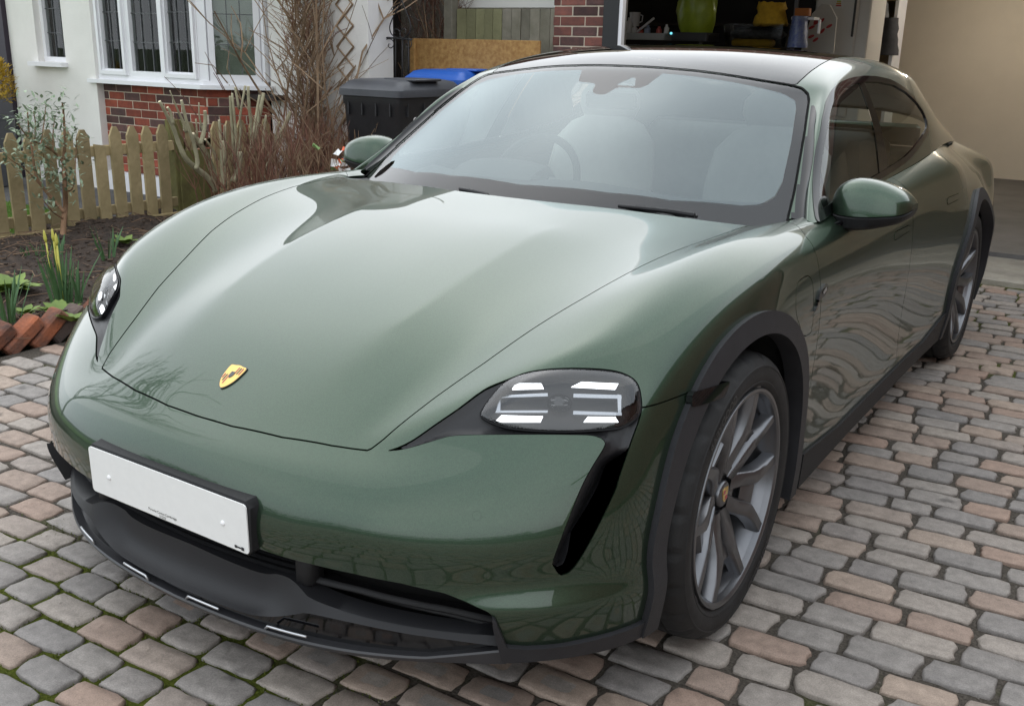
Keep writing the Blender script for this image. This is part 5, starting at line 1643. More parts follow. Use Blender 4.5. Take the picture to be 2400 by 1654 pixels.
PLATE_WHITE = mat("plate_white", (.78, .78, .76), .3, var=.02, vscale=40)
WHITE_CAP = mat("white_cap", (.85, .85, .85), .4)
WIND_GLASS = glass_mat("windscreen_glass", (.74, .80, .78), 2.05, refl=(.86, .97, 1.0))
PLAIN_GLASS = glass_mat("border_glass", (.9, .9, .9), 1.5)
SIDE_GLASS = glass_mat("tinted_glass", (.66, .73, .70), 1.6)
ROOF_GLASS = glass_mat("roof_glass", (.20, .22, .22), 1.6)
LENS_GLASS = glass_mat("lens_glass", (.93, .94, .95), 1.75)
FRIT = mat("ceramic_frit", (.012, .012, .014), .3)
CLOTH = mat("dark_trim", (.02, .02, .021), .7, bump=.1, bscale=300)
LEATHER = mat("pale_leather", (.55, .54, .50), .5, bump=.06, bscale=200, var=.08)

car = empty("estate_car")
tag(car, "dark green metallic estate car with black wheel-arch trim parked on the cobbles", "car")

# ---------------------------------------------------------------- surfaces
_V, _F, _cr = build_lower(); _V = interp(_V, _F, _cr); _V, _F = subdiv(_V, _F, _cr, 4)
LOW = tri_mesh(_V, _F, (0, 1.4, .45))
_V, _F, _cr = build_green(); _V = interp(_V, _F, _cr); _V, _F = subdiv(_V, _F, _cr, 4)
GREEN = tri_mesh(_V, _F, (0, 1.7, .9))

HOODP = [(-1, -.8225), (0, -.8225), (.107, -.821), (.242, -.806), (.359, -.782), (.438, -.758), (.453, -.728), (.494, -.614), (.54, -.50), (.581, -.372), (.631, -.233),
         (.657, -.138), (.695, .027), (.729, .20), (.742, .33), (.749, .60), (-1, .60)]
BLK3 = [[0.473, -0.745, 0.612], [0.491, -0.731, 0.62], [0.513, -0.708, 0.635], [0.541, -0.669, 0.664], [0.57, -0.631, 0.693], [0.597, -0.583, 0.725], [0.63, -0.555, 0.744],
        [0.668, -0.523, 0.762], [0.732, -0.487, 0.773], [0.801, -0.441, 0.772], [0.836, -0.419, 0.762], [0.858, -0.414, 0.747], [0.874, -0.425, 0.723], [0.884, -0.443, 0.695],
        [0.886, -0.485, 0.645], [0.886, -0.528, 0.586], [0.886, -0.541, 0.564], [0.872, -0.585, 0.493], [0.852, -0.61, 0.433], [0.838, -0.624, 0.407], [0.826, -0.637, 0.402],
        [0.818, -0.649, 0.422], [0.817, -0.652, 0.44], [0.832, -0.625, 0.522], [0.837, -0.59, 0.577], [0.843, -0.56, 0.612], [0.849, -0.525, 0.645], [0.842, -0.522, 0.656],
        [0.823, -0.53, 0.662], [0.787, -0.554, 0.663], [0.693, -0.611, 0.659], [0.596, -0.664, 0.651], [0.568, -0.681, 0.644], [0.541, -0.701, 0.633], [0.507, -0.726, 0.62]]
LAMP3 = [[0.614, -0.623, 0.687], [0.619, -0.595, 0.715], [0.632, -0.557, 0.742], [0.669, -0.525, 0.761], [0.733, -0.488, 0.772], [0.802, -0.442, 0.77], [0.837, -0.42, 0.761],
         [0.858, -0.415, 0.746], [0.873, -0.426, 0.723], [0.883, -0.444, 0.695], [0.871, -0.476, 0.677], [0.849, -0.502, 0.671], [0.778, -0.557, 0.666], [0.691, -0.606, 0.666],
         [0.647, -0.621, 0.673], [0.626, -0.625, 0.68]]
# frame facing the headlight corner
FN = np.array([.50, -.75, .43]); FN /= np.linalg.norm(FN)
FE1 = np.array([.8321, .5547, 0.0]); FE1 -= FN * (FE1 @ FN); FE1 /= np.linalg.norm(FE1)
FE2 = np.cross(FN, FE1)
if FE2[2] < 0: FE2 = -FE2
FO = np.array([.75, -.53, .70])


def lampuv(P):
    Q = np.asarray(P) - FO
    return np.stack([Q @ FE1, Q @ FE2], 1)


BLKUV = spl(lampuv(BLK3), 5, True)
LAMPUV = spl(lampuv(LAMP3), 6, True)


def f_black(V):
    d = sd_poly(lampuv(V), BLKUV)
    bad = (V[:, 1] > -.2) | (V[:, 0] < .3)
    return np.where(bad, -1.0, d)


def f_lamp(V):
    d = sd_poly(lampuv(V), LAMPUV)
    bad = (V[:, 1] > -.2) | (V[:, 0] < .3)
    return np.where(bad, -1.0, d)


def f_hood(V):
    d = sd_poly(V[:, :2], HOODP)
    return np.where(V[:, 2] < .5, -np.abs(d) - .01, d)


LOWX = np.array([0, .26, .403, .486, .572, .649, .689, .728, .741, .746, .749, .776, .824, .855, .885, .91, .93, .96])
LOWZ = np.array([.402, .398, .395, .392, .386, .372, .356, .338, .323, .289, .2545, .248, .246, .248, .250, .250, .247, .245])
LOWP = np.concatenate([[(-1, .402)], np.stack([LOWX, LOWZ], 1), [(1.2, .245), (1.2, -1), (-1, -1)]])


def f_low(V):
    d = sd_poly(V[:, [0, 2]], LOWP)
    return np.where(V[:, 1] > 0, -1.0, d)


def arch_f(V, yc, zc, r):
    d = r - np.hypot(V[:, 1] - yc, V[:, 2] - zc)
    return np.where(V[:, 0] < .5, -1.0, d)


AX_F, AX_R = (0.0, .364), (2.904, .368)
body = clip(LOW, lambda V: -arch_f(V, *AX_F, .412))
body = clip(body, lambda V: -arch_f(V, *AX_R, .412))
# square off the arch openings down to the sill
for yc, zc in (AX_F, AX_R):
    body = clip(body, lambda V: -np.where(V[:, 0] < .5, -1.0, np.minimum(.412 - np.abs(V[:, 1] - yc), zc - V[:, 2])))
blackpiece = clip(body, lambda V: f_black(V) - .0008)
body = clip(body, lambda V: -f_black(V) - .0008)
hood_h = clip(body, lambda V: f_hood(V) - .0017)
body = clip(body, lambda V: -f_hood(V) - .0017)
low_h = clip(body, f_low)
body = clip(body, lambda V: -f_low(V))


def f_front(V):
    """> 0 on the bumper side of the bumper / wing joint"""
    zl = np.interp(V[:, 1], [-.9, -.436, -.378, -.325, -.255, -.1], [.60, .706, .709, .7105, .712, .714])
    d = zl - V[:, 2]
    xs = V[:, 0]
    # in front of the lamp the joint follows the bonnet front edge
    return np.where(V[:, 1] > -.1, -1.0, np.where((V[:, 1] < -.60) & (xs < .62), 1.0, d))


bump_h = clip(body, lambda V: f_front(V) - .0014)
body = clip(body, lambda V: -f_front(V) - .0014)


def yline(pts, gap, side):
    zs = [p[1] for p in pts]; ys = [p[0] for p in pts]
    return lambda V: side * (V[:, 1] - np.interp(V[:, 2], zs, ys)) - gap


DF = [(.50, .20), (.505, .60), (.500, .72), (.487, .80), (.470, .86), (.462, .90), (.474, .93), (.53, .95)]
wing_h = clip(body, yline(DF, .0016, -1))
FLAP = rounded([(.279, .825), (.30, .846), (.379, .848), (.416, .826), (.434, .709), (.424, .682), (.352, .688), (.276, .767)], .03)
flap_h = clip(wing_h, lambda V: np.where(V[:, 0] < .8, -1, sd_poly(V[:, 1:], FLAP)) - .0012)
wingc_h = clip(wing_h, lambda V: -np.where(V[:, 0] < .8, -1, sd_poly(V[:, 1:], FLAP)) - .0012)
body = clip(body, yline(DF, .0016, 1))
# black sill under the doors
f_sill = lambda V: np.where((V[:, 1] > .3) & (V[:, 1] < 2.7), np.interp(V[:, 1], [.45, .9, 2.1, 2.5], [.31, .268, .272, .34]) - V[:, 2], -1.0)
sill_h = clip(body, f_sill); body = clip(body, lambda V: -f_sill(V) - .001)
DM = [(1.66, .20), (1.645, .50), (1.60, .80), (1.58, .93), (1.57, 1.02)]
fdoor_h = clip(body, yline(DM, .0016, -1)); body = clip(body, yline(DM, .0016, 1))
DR = [(2.38, .20), (2.40, .42), (2.46, .62), (2.53, .80), (2.56, .90), (2.50, .98), (2.30, 1.03)]
rdoor_h = clip(body, yline(DR, .0016, -1)); quarter_h = clip(body, yline(DR, .0016, 1))

# bonnet and bumper span both sides
hood = surf("bonnet", join(flange(hood_h, .012), mirror(flange(hood_h, .012))), PAINT, car)
bumper = surf("front_bumper", join(flange(bump_h, .014), mirror(flange(bump_h, .014))), PAINT, car)
wingL, wingR = both("front_wing", flange(wingc_h, .012), PAINT, car)
surf("charge_flap", flange(flap_h, .010), PAINT, wingL); surf("charge_flap", mirror(flange(flap_h, .010)), PAINT, wingR)


def handle_cut(panel, name, y0, y1, z):
    P = rounded([(y0, z - .013), (y1, z - .009), (y1 + .006, z + .014), (y0, z + .016)], .010)
    f = lambda V: np.where(V[:, 0] < .8, -1, sd_poly(V[:, 1:], P))
    a, b = both(name, flange(clip(panel, lambda V: -f(V) - .0012), .012), PAINT, car)
    h = flange(offset(clip(panel, lambda V: f(V) - .0012), .001), .010)
    surf("door_handle", h, PAINT, a); surf("door_handle", mirror(h), PAINT, b)


handle_cut(fdoor_h, "front_door", 1.33, 1.55, .815)
handle_cut(rdoor_h, "rear_door", 2.14, 2.36, .845)
both("rear_quarter", flange(quarter_h, .012), PAINT, car)
both("sill_trim", flange(offset(sill_h, .008), .03, back=0), BLACK_PLASTIC, car)
# added black shell behind the panel joints, blocks light through the gaps
shell = offset(clip(clip(LOW, lambda V: -arch_f(V, *AX_F, .43)), lambda V: -arch_f(V, *AX_R, .43)), -.016)
shell = clip(shell, lambda V: -(f_black(V) + .012))
shell = clip(shell, lambda V: np.where((V[:, 1] < -.30) & (V[:, 0] < .80), V[:, 2] - np.interp(V[:, 0], LOWX, LOWZ) - .006, 1.0))
shell = clip(shell, lambda V: .30 - np.where((V[:, 1] < .30), 0, np.where(V[:, 0] < .70, 1, 0)))
surf("gap_blocker_shell", join(shell, mirror(shell)), DARK, car)
# tail panel that closes the body
tb = MB(); tb.box((0, 3.93, .60), (1.40, .06, .62), bev=.03); tb.box((0, 3.90, .98), (.9, .05, .12), bev=.02)
tb.obj("tail_panel", PAINT, car, True, radians(40))

# ---------------------------------------------------------------- headlight surround with the air curtain slot
# the slot below the lamp sinks inwards
blackpiece = clip(blackpiece, lambda V: -f_lamp(V) + .006)
Vb, Nb, Tb = blackpiece



def poly_dist(P, L):
    d = np.full(len(P), 1e9)
    for i in range(len(L) - 1):
        a_, e = L[i], L[i + 1] - L[i]; w = P - a_; t = np.clip((w @ e) / (e @ e), 0, 1); d = np.minimum(d, np.linalg.norm(w - t[:, None] * e, axis=1))
    return d


uvb = lampuv(Vb); SL = lampuv(BLK3[21:27]); SR = lampuv(BLK3[13:21])
dl, dr = poly_dist(uvb, SL), poly_dist(uvb, SR)
tt = dl / (dl + dr + 1e-6)
inslot = np.clip((.640 - Vb[:, 2]) / .035, 0, 1) * np.clip((Vb[:, 0] - .78) / .04, 0, 1); inslot = inslot * inslot * (3 - 2 * inslot)
tt = tt * tt * (3 - 2 * tt)
endf = np.clip((Vb[:, 2] - .402) / .05, 0, 1)
depth = .003 + .008 * np.clip(f_black(Vb) / .012, 0, 1) * (1 - inslot) + inslot * (.004 + .066 * tt * (.35 + .65 * endf))
Vs = Vb - Nb * depth[:, None]
fn = np.cross(Vs[Tb[:, 1]] - Vs[Tb[:, 0]], Vs[Tb[:, 2]] - Vs[Tb[:, 0]]); Ns = np.zeros_like(Vs)
for k in range(3): np.add.at(Ns, Tb[:, k], fn)
Ns /= np.linalg.norm(Ns, axis=1)[:, None] + 1e-12
sur = (Vs, Ns, Tb)
Eb = boundary_edges(Tb); nq = len(Eb)
wq = np.stack([Vs[Eb[:, 0]], Vs[Eb[:, 1]], Vb[Eb[:, 1]] - Nb[Eb[:, 1]] * .002, Vb[Eb[:, 0]] - Nb[Eb[:, 0]] * .002], 1).reshape(-1, 3)
side_n = -np.cross(Vb[Eb[:, 1]] - Vb[Eb[:, 0]], Nb[Eb[:, 0]]); side_n /= np.linalg.norm(side_n, axis=1)[:, None] + 1e-12
kk = np.arange(nq) * 4
wall = (wq, np.repeat(side_n, 4, 0), np.concatenate([np.stack([kk, kk + 1, kk + 2], 1), np.stack([kk, kk + 2, kk + 3], 1)]))
SURR = mat("satin_black_trim", (.014, .014, .0155), .40, spec=.4)
sL, sR = both("headlight_surround", join(sur, wall), SURR, car)

# ---------------------------------------------------------------- headlights
lamp_full = clip(LOW, f_lamp)
lens = clip(lamp_full, lambda V: f_lamp(V) - .004)


def bulge(me, amt):
    V, N, T = me; h = np.clip(f_lamp(V) / .050, 0, 1); h = 1 - (1 - h) ** 2
    V2 = V + N * (amt * h)[:, None]
    fn_ = np.cross(V2[T[:, 1]] - V2[T[:, 0]], V2[T[:, 2]] - V2[T[:, 0]]); N2 = np.zeros_like(V2)
    for k in range(3): np.add.at(N2, T[:, k], fn_)
    return V2, N2 / (np.linalg.norm(N2, axis=1)[:, None] + 1e-12), T


lens = bulge(lens, .016)
bez = offset(clip(lamp_full, lambda V: .0085 - f_lamp(V)), .0006)
bowl_in = clip(LOW, lambda V: f_lamp(V) - .007)


def lampP(u, v, d):
    """point at lamp-frame (u, v), d metres behind the lens surface"""
    V, N, T = lamp_full
    uv = lampuv(V); i = np.argsort((uv[:, 0] - u) ** 2 + (uv[:, 1] - v) ** 2)[:4]
    w = 1 / (np.hypot(uv[i, 0] - u, uv[i, 1] - v) + 1e-5); w /= w.sum()
    return (V[i] * w[:, None]).sum(0) - (N[i] * w[:, None]).sum(0) * d


LAMP_DARK = mat("lamp_housing", (.006, .006, .007), .45, spec=.25)
BEZEL = mat("lamp_bezel", (.005, .005, .006), .3, spec=.2)
LAMP_GREY = mat("lamp_reflector", (.45, .46, .48), .22, metal=.9)
u0, u1 = LAMPUV[:, 0].min(), LAMPUV[:, 0].max(); v0, v1 = LAMPUV[:, 1].min(), LAMPUV[:, 1].max()
um, vm_ = (u0 + u1) / 2, (v0 + v1) / 2
for sgn in (1, -1):
    mir = (lambda m: m) if sgn > 0 else mirror
    hl = empty("headlight", parent=car)
    surf("bezel", mir(flange(bez, .012)), BEZEL, hl)
    surf("lens", mir(offset(lens, .0012)), LENS_GLASS, hl)
    surf("housing", mir(flange(offset(bowl_in, -.045), -.045)), LAMP_DARK, hl)
    for (ua, ub, va, vb, sk) in ((-.112, -.034, .0285, .0395, .012), (.036, .112, .0300, .0410, -.014), (-.126, -.040, -.0415, -.0300, -.008), (.036, .118, -.0385, -.0275, .012)):
        m = MB()
        q = [(um + ua + sk, va + vm_), (um + ub, va + vm_), (um + ub - sk * .6, vb + vm_), (um + ua + (sk if sk > 0 else 0) + .006, vb + vm_)]
        fr = [lampP(u, v, .012) * [sgn, 1, 1] for u, v in q]; bk = [lampP(u, v, .016) * [sgn, 1, 1] for u, v in q]
        m.add([tuple(p) for p in fr + bk], [(0, 1, 2, 3), (7, 6, 5, 4), (0, 4, 5, 1), (1, 5, 6, 2), (2, 6, 7, 3), (3, 7, 4, 0)])
        m.obj("daytime_lamp", LED, hl)
    # grey reflector frames between the lamps
    for (ua, ub) in ((-.132, -.026), (.026, .126)):
        m = MB()
        for (va, vb) in ((.012, .020), (-.022, -.016)):
            q = [(um + ua, va + vm_), (um + ub, va + vm_), (um + ub, vb + vm_), (um + ua, vb + vm_)]
            fr = [lampP(u, v, .018) * [sgn, 1, 1] for u, v in q]; bk = [lampP(u, v, .04) * [sgn, 1, 1] for u, v in q]
            m.add([tuple(p) for p in fr + bk], [(0, 1, 2, 3), (7, 6, 5, 4), (0, 4, 5, 1), (1, 5, 6, 2), (2, 6, 7, 3), (3, 7, 4, 0)])
        ue = ua if ua < 0 else ub - .008
        q = [(um + ue, -.02 + vm_), (um + ue + .008, -.02 + vm_), (um + ue + .008, .02 + vm_), (um + ue, .02 + vm_)]
        fr = [lampP(u, v, .018) * [sgn, 1, 1] for u, v in q]; bk = [lampP(u, v, .04) * [sgn, 1, 1] for u, v in q]
        m.add([tuple(p) for p in fr + bk], [(0, 1, 2, 3), (7, 6, 5, 4), (0, 4, 5, 1), (1, 5, 6, 2), (2, 6, 7, 3), (3, 7, 4, 0)])
        m.obj("reflector_frame", LAMP_GREY, hl)
    # projector lens
    ctr = lampP(um, vm_, .030); m = MB()
    rows = []
    for ph in np.linspace(0, pi / 2, 6):
        rows.append([tuple((ctr + FE1 * .026 * sin(ph) * cos(t) + FE2 * .020 * sin(ph) * sin(t) + FN * .016 * cos(ph)) * [sgn, 1, 1]) for t in np.linspace(0, 2 * pi, 20, endpoint=False)])
    m.grid(rows, True); m.obj("projector_lens", BLACK_GLOSS, hl, True)

# ---------------------------------------------------------------- greenhouse
WSP = [(-1, -.2), (-1, 1.095), (0, 1.095), (.2, 1.10), (.35, 1.118), (.5, 1.135), (.59, 1.150), (.628, 1.152), (.655, 1.135), (.670, 1.108), (.715, .953), (.770, .743), (.793, .631), (.803, .56), (.81, -.2)]
FRITP = [(-1, .455), (0, .453), (.118, .462), (.299, .481), (.478, .524), (.66, .615), (.705, .65), (.728, .70), (.726, .76), (.690, .913), (.648, 1.055), (.632, 1.085), (.59, 1.098), (.45, 1.085), (.2, 1.055), (0, 1.05), (-1, 1.05)]
DLO3 = [(.640, .940), (.725, 1.0), (.81, 1.062), (.91, 1.138), (1.019, 1.209), (1.11, 1.254), (1.206, 1.287), (1.327, 1.309), (1.491, 1.322), (1.659, 1.328), (1.831, 1.325), (2.025, 1.312), (2.19, 1.282),
        (2.31, 1.235), (2.365, 1.185), (2.372, 1.135), (2.33, 1.102), (2.19, 1.074), (1.96, 1.036), (1.80, 1.016), (1.53, .996), (1.25, .977), (.855, .957), (.70, .947)]
DLOP = rounded(DLO3, .03)
ROOFP = [(-1, 1.10), (0, 1.10), (.2, 1.105), (.35, 1.123), (.5, 1.14), (.59, 1.155), (.606, 1.165), (.608, 1.226), (.603, 1.36), (.588, 1.594), (.576, 1.95), (.562, 2.3), (.545, 2.62), (.50, 2.75), (.3, 2.79), (0, 2.80), (-1, 2.80)]
f_ws = lambda V: sd_poly(V[:, :2], WSP)
f_dlo = lambda V: np.where(f_ws(V) > -.004, -1.0, sd_poly(V[:, 1:], DLOP))
f_roof = lambda V: np.where(V[:, 1] < 1.0, -1.0, sd_poly(V[:, :2], ROOFP))
ws_h = clip(GREEN, lambda V: f_ws(V) - .002)
gh = clip(GREEN, lambda V: -f_ws(V) - .0022)
dlo_h = clip(gh, f_dlo)
gh = clip(gh, lambda V: -f_dlo(V))
roof_h = clip(gh, lambda V: f_roof(V) - .002)
gh = clip(gh, lambda V: -f_roof(V) - .002)
gh = clip(gh, lambda V: np.where(V[:, 0] > .5, V[:, 2] - np.interp(V[:, 1], [.5, .66, 1.0, 1.5, 2.0, 2.4, 2.9, 3.9], [.93, .945, .952, .98, .99, .985, .96, .88]), 1.0))
gh = clip(gh, lambda V: np.where(V[:, 0] > .5, V[:, 1] - .628, 1.0))
both("roof_rail", flange(gh, .010), PAINT, car)
roof = surf("roof_glass", join(flange(roof_h, .010), mirror(flange(roof_h, .010))), ROOF_GLASS, car)
wsc_h = clip(ws_h, lambda V: sd_poly(V[:, :2], FRITP)); wsb_h = clip(ws_h, lambda V: -sd_poly(V[:, :2], FRITP))
SENS = rounded([(-.15, 1.075), (-.107, .97), (-.03, .962), (-.02, .917), (.0, .898), (.043, .896), (.058, .944), (.144, .95), (.16, .97), (.18, 1.075)], .015)
STRI = [(.047, .957), (.092, 1.019), (.121, .959)]
f_sens = lambda V: np.minimum(sd_poly(V[:, :2], SENS), -sd_poly(V[:, :2], STRI))
wsc = join(wsc_h, mirror(wsc_h))
ws = surf("windscreen", clip(wsc, lambda V: -f_sens(V)), WIND_GLASS, car)
surf("windscreen_border", join(wsb_h, mirror(wsb_h), clip(wsc, f_sens)), PLAIN_GLASS, ws)
frit_h = clip(offset(ws_h, -.004), lambda V: -sd_poly(V[:, :2], FRITP))
surf("frit_band", join(frit_h, mirror(frit_h)), FRIT, ws)
ws_all = join(offset(ws_h, -.0045), mirror(offset(ws_h, -.0045)))
sens = clip(ws_all, f_sens)
surf("sensor_panel", sens, FRIT, ws)
# rubber seal round the glass
seal_h = clip(clip(GREEN, lambda V: f_ws(V) + .0034), lambda V: .0040 - f_ws(V))
seal_h = clip(offset(seal_h, .0030), lambda V: V[:, 1] - .45)
surf("windscreen_seal", join(seal_h, mirror(seal_h)), mat("seal_rubber", (.006, .006, .006), .8, spec=.1), ws)
trim_h = clip(dlo_h, lambda V: .021 - sd_poly(V[:, 1:], DLOP))
sg = clip(dlo_h, lambda V: sd_poly(V[:, 1:], DLOP) - .0212)
both("window_trim", flange(offset(trim_h, .002), .010), BLACK_GLOSS, car)
BP0 = [(1.435, .99), (1.564, 1.31)]; BP1 = [(1.555, 1.005), (1.630, 1.315)]
fsg = clip(sg, yline(BP0, .0, -1)); rest = clip(sg, yline(BP0, .0, 1))
bp = clip(rest, yline(BP1, .0, -1)); rsg = clip(rest, yline(BP1, .0015, 1))
both("front_side_window", offset(fsg, -.003), SIDE_GLASS, car)
both("centre_pillar", offset(bp, -.0005), BLACK_GLOSS, car)
both("rear_side_window", offset(rsg, -.003), SIDE_GLASS, car)
# small fixed-quarter post at the front of the door glass
qp = clip(offset(fsg, -.0035), lambda V: (.80 + (V[:, 2] - .96) * .55) - V[:, 1])
both("quarter_post", clip(qp, lambda V: V[:, 1] - (.745 + (V[:, 2] - .96) * .55)), BLACK_PLASTIC, car)

# cowl and wipers
cw = MB(); X2 = np.linspace(-.775, .775, 41); yh = lambda x: np.interp(abs(x), [0, .17, .34, .545, .745, .78], [.335, .34, .365, .41, .46, .52])
cw.grid([[(x, yh(x) - .03, .925) for x in X2], [(x, yh(x) + .02, .930) for x in X2], [(x, yh(x) + .15, .922) for x in X2]]); cw.obj("cowl_panel", GREY_PLASTIC, car, True)
for (xa, xb, ya, yb) in ((-.34, -.075, .420, .385), (.12, .577, .392, .475)):
    w = MB()
    P = [(xa + (xb - xa) * t, ya + (yb - ya) * t + .012 * sin(pi * t), .953 + .004 * sin(pi * t)) for t in np.linspace(0, 1, 9)]
    P[-1] = (P[-1][0], P[-1][1], P[-1][2] - .002)
    w.tube([(x, y + .020, z - .006) for x, y, z in P], .005, 6)
    w.tube(P[4:], [.005, .006, .007, .0075, .008], 8)
    w.obj("wiper", BLACK_PLASTIC, car, True, radians(40))

# ---------------------------------------------------------------- lower front: grille, chin, lip
PLX = np.array([0, .13, .25, .36, .46, .55, .63, .725, .80, .86, .92]); PLY = np.array([-.91, -.905, -.893, -.872, -.84, -.798, -.75, -.688, -.63, -.56, -.45])
_fine = np.linspace(0, .92, 93); _pv = spl(np.stack([PLX, PLY], 1), 10)
plan = lambda x: np.interp(abs(x), _pv[:, 0], _pv[:, 1])
XS = np.linspace(-.735, .735, 99)
Zl = lambda x: np.interp(abs(x), LOWX, LOWZ)
m = MB()
m.grid([[(x, plan(x) + .010, Zl(x) + .004) for x in XS], [(x, plan(x) + .11, Zl(x) + .004) for x in XS], [(x, plan(x) + .12, .19) for x in XS]])
m.obj("grille_recess", DARK, car)
for i, z in enumerate(np.linspace(.318, .392, 6)):
    g = MB(); X2 = np.linspace(-.30, .30, 31)
    g.grid([[(x, plan(x) + .050, z) for x in X2], [(x, plan(x) + .042, z + .003) for x in X2], [(x, plan(x) + .050, z + .006) for x in X2], [(x, plan(x) + .075, z + .003) for x in X2]])
    g.obj("grille_slat", BLACK_PLASTIC, car)
UX = [0, .2, .262, .30, .335, .373, .442, .528, .626, .735]; UZ = [.312, .304, .315, .322, .316, .299, .285, .272, .259, .25]
DX = [0, .2, .27, .31, .346, .375, .468, .571, .666, .735]; DZ = [.227, .228, .238, .25, .264, .272, .268, .255, .242, .232]
_u2 = spl(np.stack([UX, UZ], 1), 8); _d2 = spl(np.stack([DX, DZ], 1), 8)
Uz = lambda x: np.interp(abs(x), _u2[:, 0], _u2[:, 1]); Dz = lambda x: np.interp(abs(x), _d2[:, 0], _d2[:, 1])
Ui = lambda x: .034 * np.clip((.36 - abs(x)) / .10, 0, 1) + .004
m = MB(); rows = [[(x, plan(x) + Ui(x) + .05, Uz(x) + .002) for x in XS]]
for t in np.linspace(0, 1, 8):
    bow = -.016 * sin(pi * t)
    rows.append([(x, plan(x) + Ui(x) * (1 - t) - .008 * t + (.010 * sin(pi * t) * np.clip((.33 - abs(x)) / .1, 0, 1)), Uz(x) * (1 - t) + Dz(x) * t + bow * np.clip((.33 - abs(x)) / .1, 0, 1)) for x in XS])
rows.append([(x, plan(x) + .006, Dz(x) - .004) for x in XS]); rows.append([(x, plan(x) + .04, Dz(x) - .004) for x in XS])
m.grid(rows); m.obj("chin_spoiler", mat("chin_plastic", (.016, .016, .018), .5, spec=.35, bump=.1, bscale=420), car, True, radians(50))
m = MB(); m.grid([[(x, plan(x) + .02, Dz(x) + .002) for x in XS], [(x, plan(x) + .012, .205) for x in XS]]); m.obj("lower_band", BLACK_GLOSS, car, True)
m = MB()
lipz = lambda x: .205 + .020 * np.clip((abs(x) - .60) / .12, 0, 1)
m.grid([[(x, plan(x) + .014, lipz(x)) for x in XS], [(x, plan(x) - .009, lipz(x)) for x in XS], [(x, plan(x) - .012, lipz(x) - .004) for x in XS], [(x, plan(x) - .008, .192) for x in XS], [(x, plan(x) + .05, .186) for x in XS], [(x, plan(x) + .25, .184) for x in XS]])
m.obj("front_lip", mat("lip_plastic", (.03, .03, .033), .3), car, True, radians(35))
for (xa, xb) in ((-.43, -.355), (-.191, -.104), (.047, .141), (.276, .369)):
    m = MB(); X2 = np.linspace(xa, xb, 8)
    pts = [(xa - .016 * (1 if xa > 0 else -1) * 0 - .012, plan(xa) - .010, .207)] + [(x, plan(x) - .013, .219) for x in X2]
    if xa < -.15: pts = [(x, plan(x) - .013, .219) for x in X2] + [(xb + .006, plan(xb) - .010, .207)]
    m.tube(pts, .0033, 6); m.obj("lip_bracket", SILVER, car, True)
# side intakes: slats
for sgn in (1, -1):
    for dz, dy in ((0, .03), (-.022, .045)):
        X2 = np.linspace(.345, .725, 24); zz = np.interp(X2, [.345, .445, .531, .61, .687, .725], [.325, .319, .305, .291, .271, .262]) + dz * np.linspace(.3, 1, 24)
        m = MB()
        m.grid([[(sgn * x, plan(x) + dy + .012, z + .006) for x, z in zip(X2, zz)], [(sgn * x, plan(x) + dy, z) for x, z in zip(X2, zz)], [(sgn * x, plan(x) + dy + .004, z - .006) for x, z in zip(X2, zz)], [(sgn * x, plan(x) + dy + .05, z - .006) for x, z in zip(X2, zz)]])
        m.obj("intake_slat", BLACK_PLASTIC, car, True)
    m = MB(); X2 = np.linspace(.31, .40, 6)
    m.box((sgn * .335, plan(.335) + .045, .355), (.05, .05, .09), rz=0, bev=.01); m.obj("intake_divider", BLACK_PLASTIC, car, True)
# corner cladding below the paint
cc_h = clip(low_h, lambda V: V[:, 0] - .735)
both("lower_corner_trim", flange(offset(cc_h, .010), .06), GREY_PLASTIC, car)

# ---------------------------------------------------------------- number plate
pl = empty("number_plate", parent=car)
m = MB()
prof = []
for (y, w, zt, zb) in ((-.9245, .263, .505, .3885), (-.9225, .2655, .5075, .386), (-.905, .267, .509, .387), (-.880, .272, .512, .395)):
    prof.append([(-w + .012, y, zt), (w - .012, y, zt), (w, y, zt - .014), (w, y, zb + .012), (w - .012, y, zb), (-w + .012, y, zb), (-w, y, zb + .012), (-w, y, zt - .014)])
m.grid(prof, True); m.F.append(tuple(range(8))); m.M.append(0)
m.obj("plate_holder", BLACK_PLASTIC, pl, True, radians(40))
m = MB(); w, h, r = .26, .0555, .009; P = []
for cx, cz, a0 in ((w - r, h - r, 0), (-w + r, h - r, 90), (-w + r, -h + r, 180), (w - r, -h + r, 270)):
    for k in range(5): P.append((cx + r * cos(radians(a0 + 22.5 * k)), cz + r * sin(radians(a0 + 22.5 * k))))
m.prism(P, -.9250, -.9278, lambda u, v, y: (u, y - v * .0154, v + .4467)); m.obj("plate_face", PLATE_WHITE, pl)
for x, z in ((-.192, .4415), (.187, .4415)):
    m = MB(); m.lathe([(.0001, -.0035), (.004, -.003), (.0062, -.0005), (.0065, .001)], 16, 'y', (x, -.9281, z)); m.obj("screw_cap", WHITE_CAP, pl, True)
tm = text_mesh("plate_text", "Porsche Centre Cambridge\n01223", .0085, BLACK)
tm.transform(Matrix.Translation((-.01, -.9285, .4005)) @ Matrix.Rotation(pi / 2, 4, 'X')); link("supplier_print", tm, pl)
m = MB(); m.box((.232, -.9283, .400), (.012, .0006, .003)); m.box((.2225, -.9283, .400), (.006, .0006, .006)); m.box((.243, -.9283, .400), (.007, .0006, .007)); m.obj("maker_mark", GREY_PLASTIC, pl)

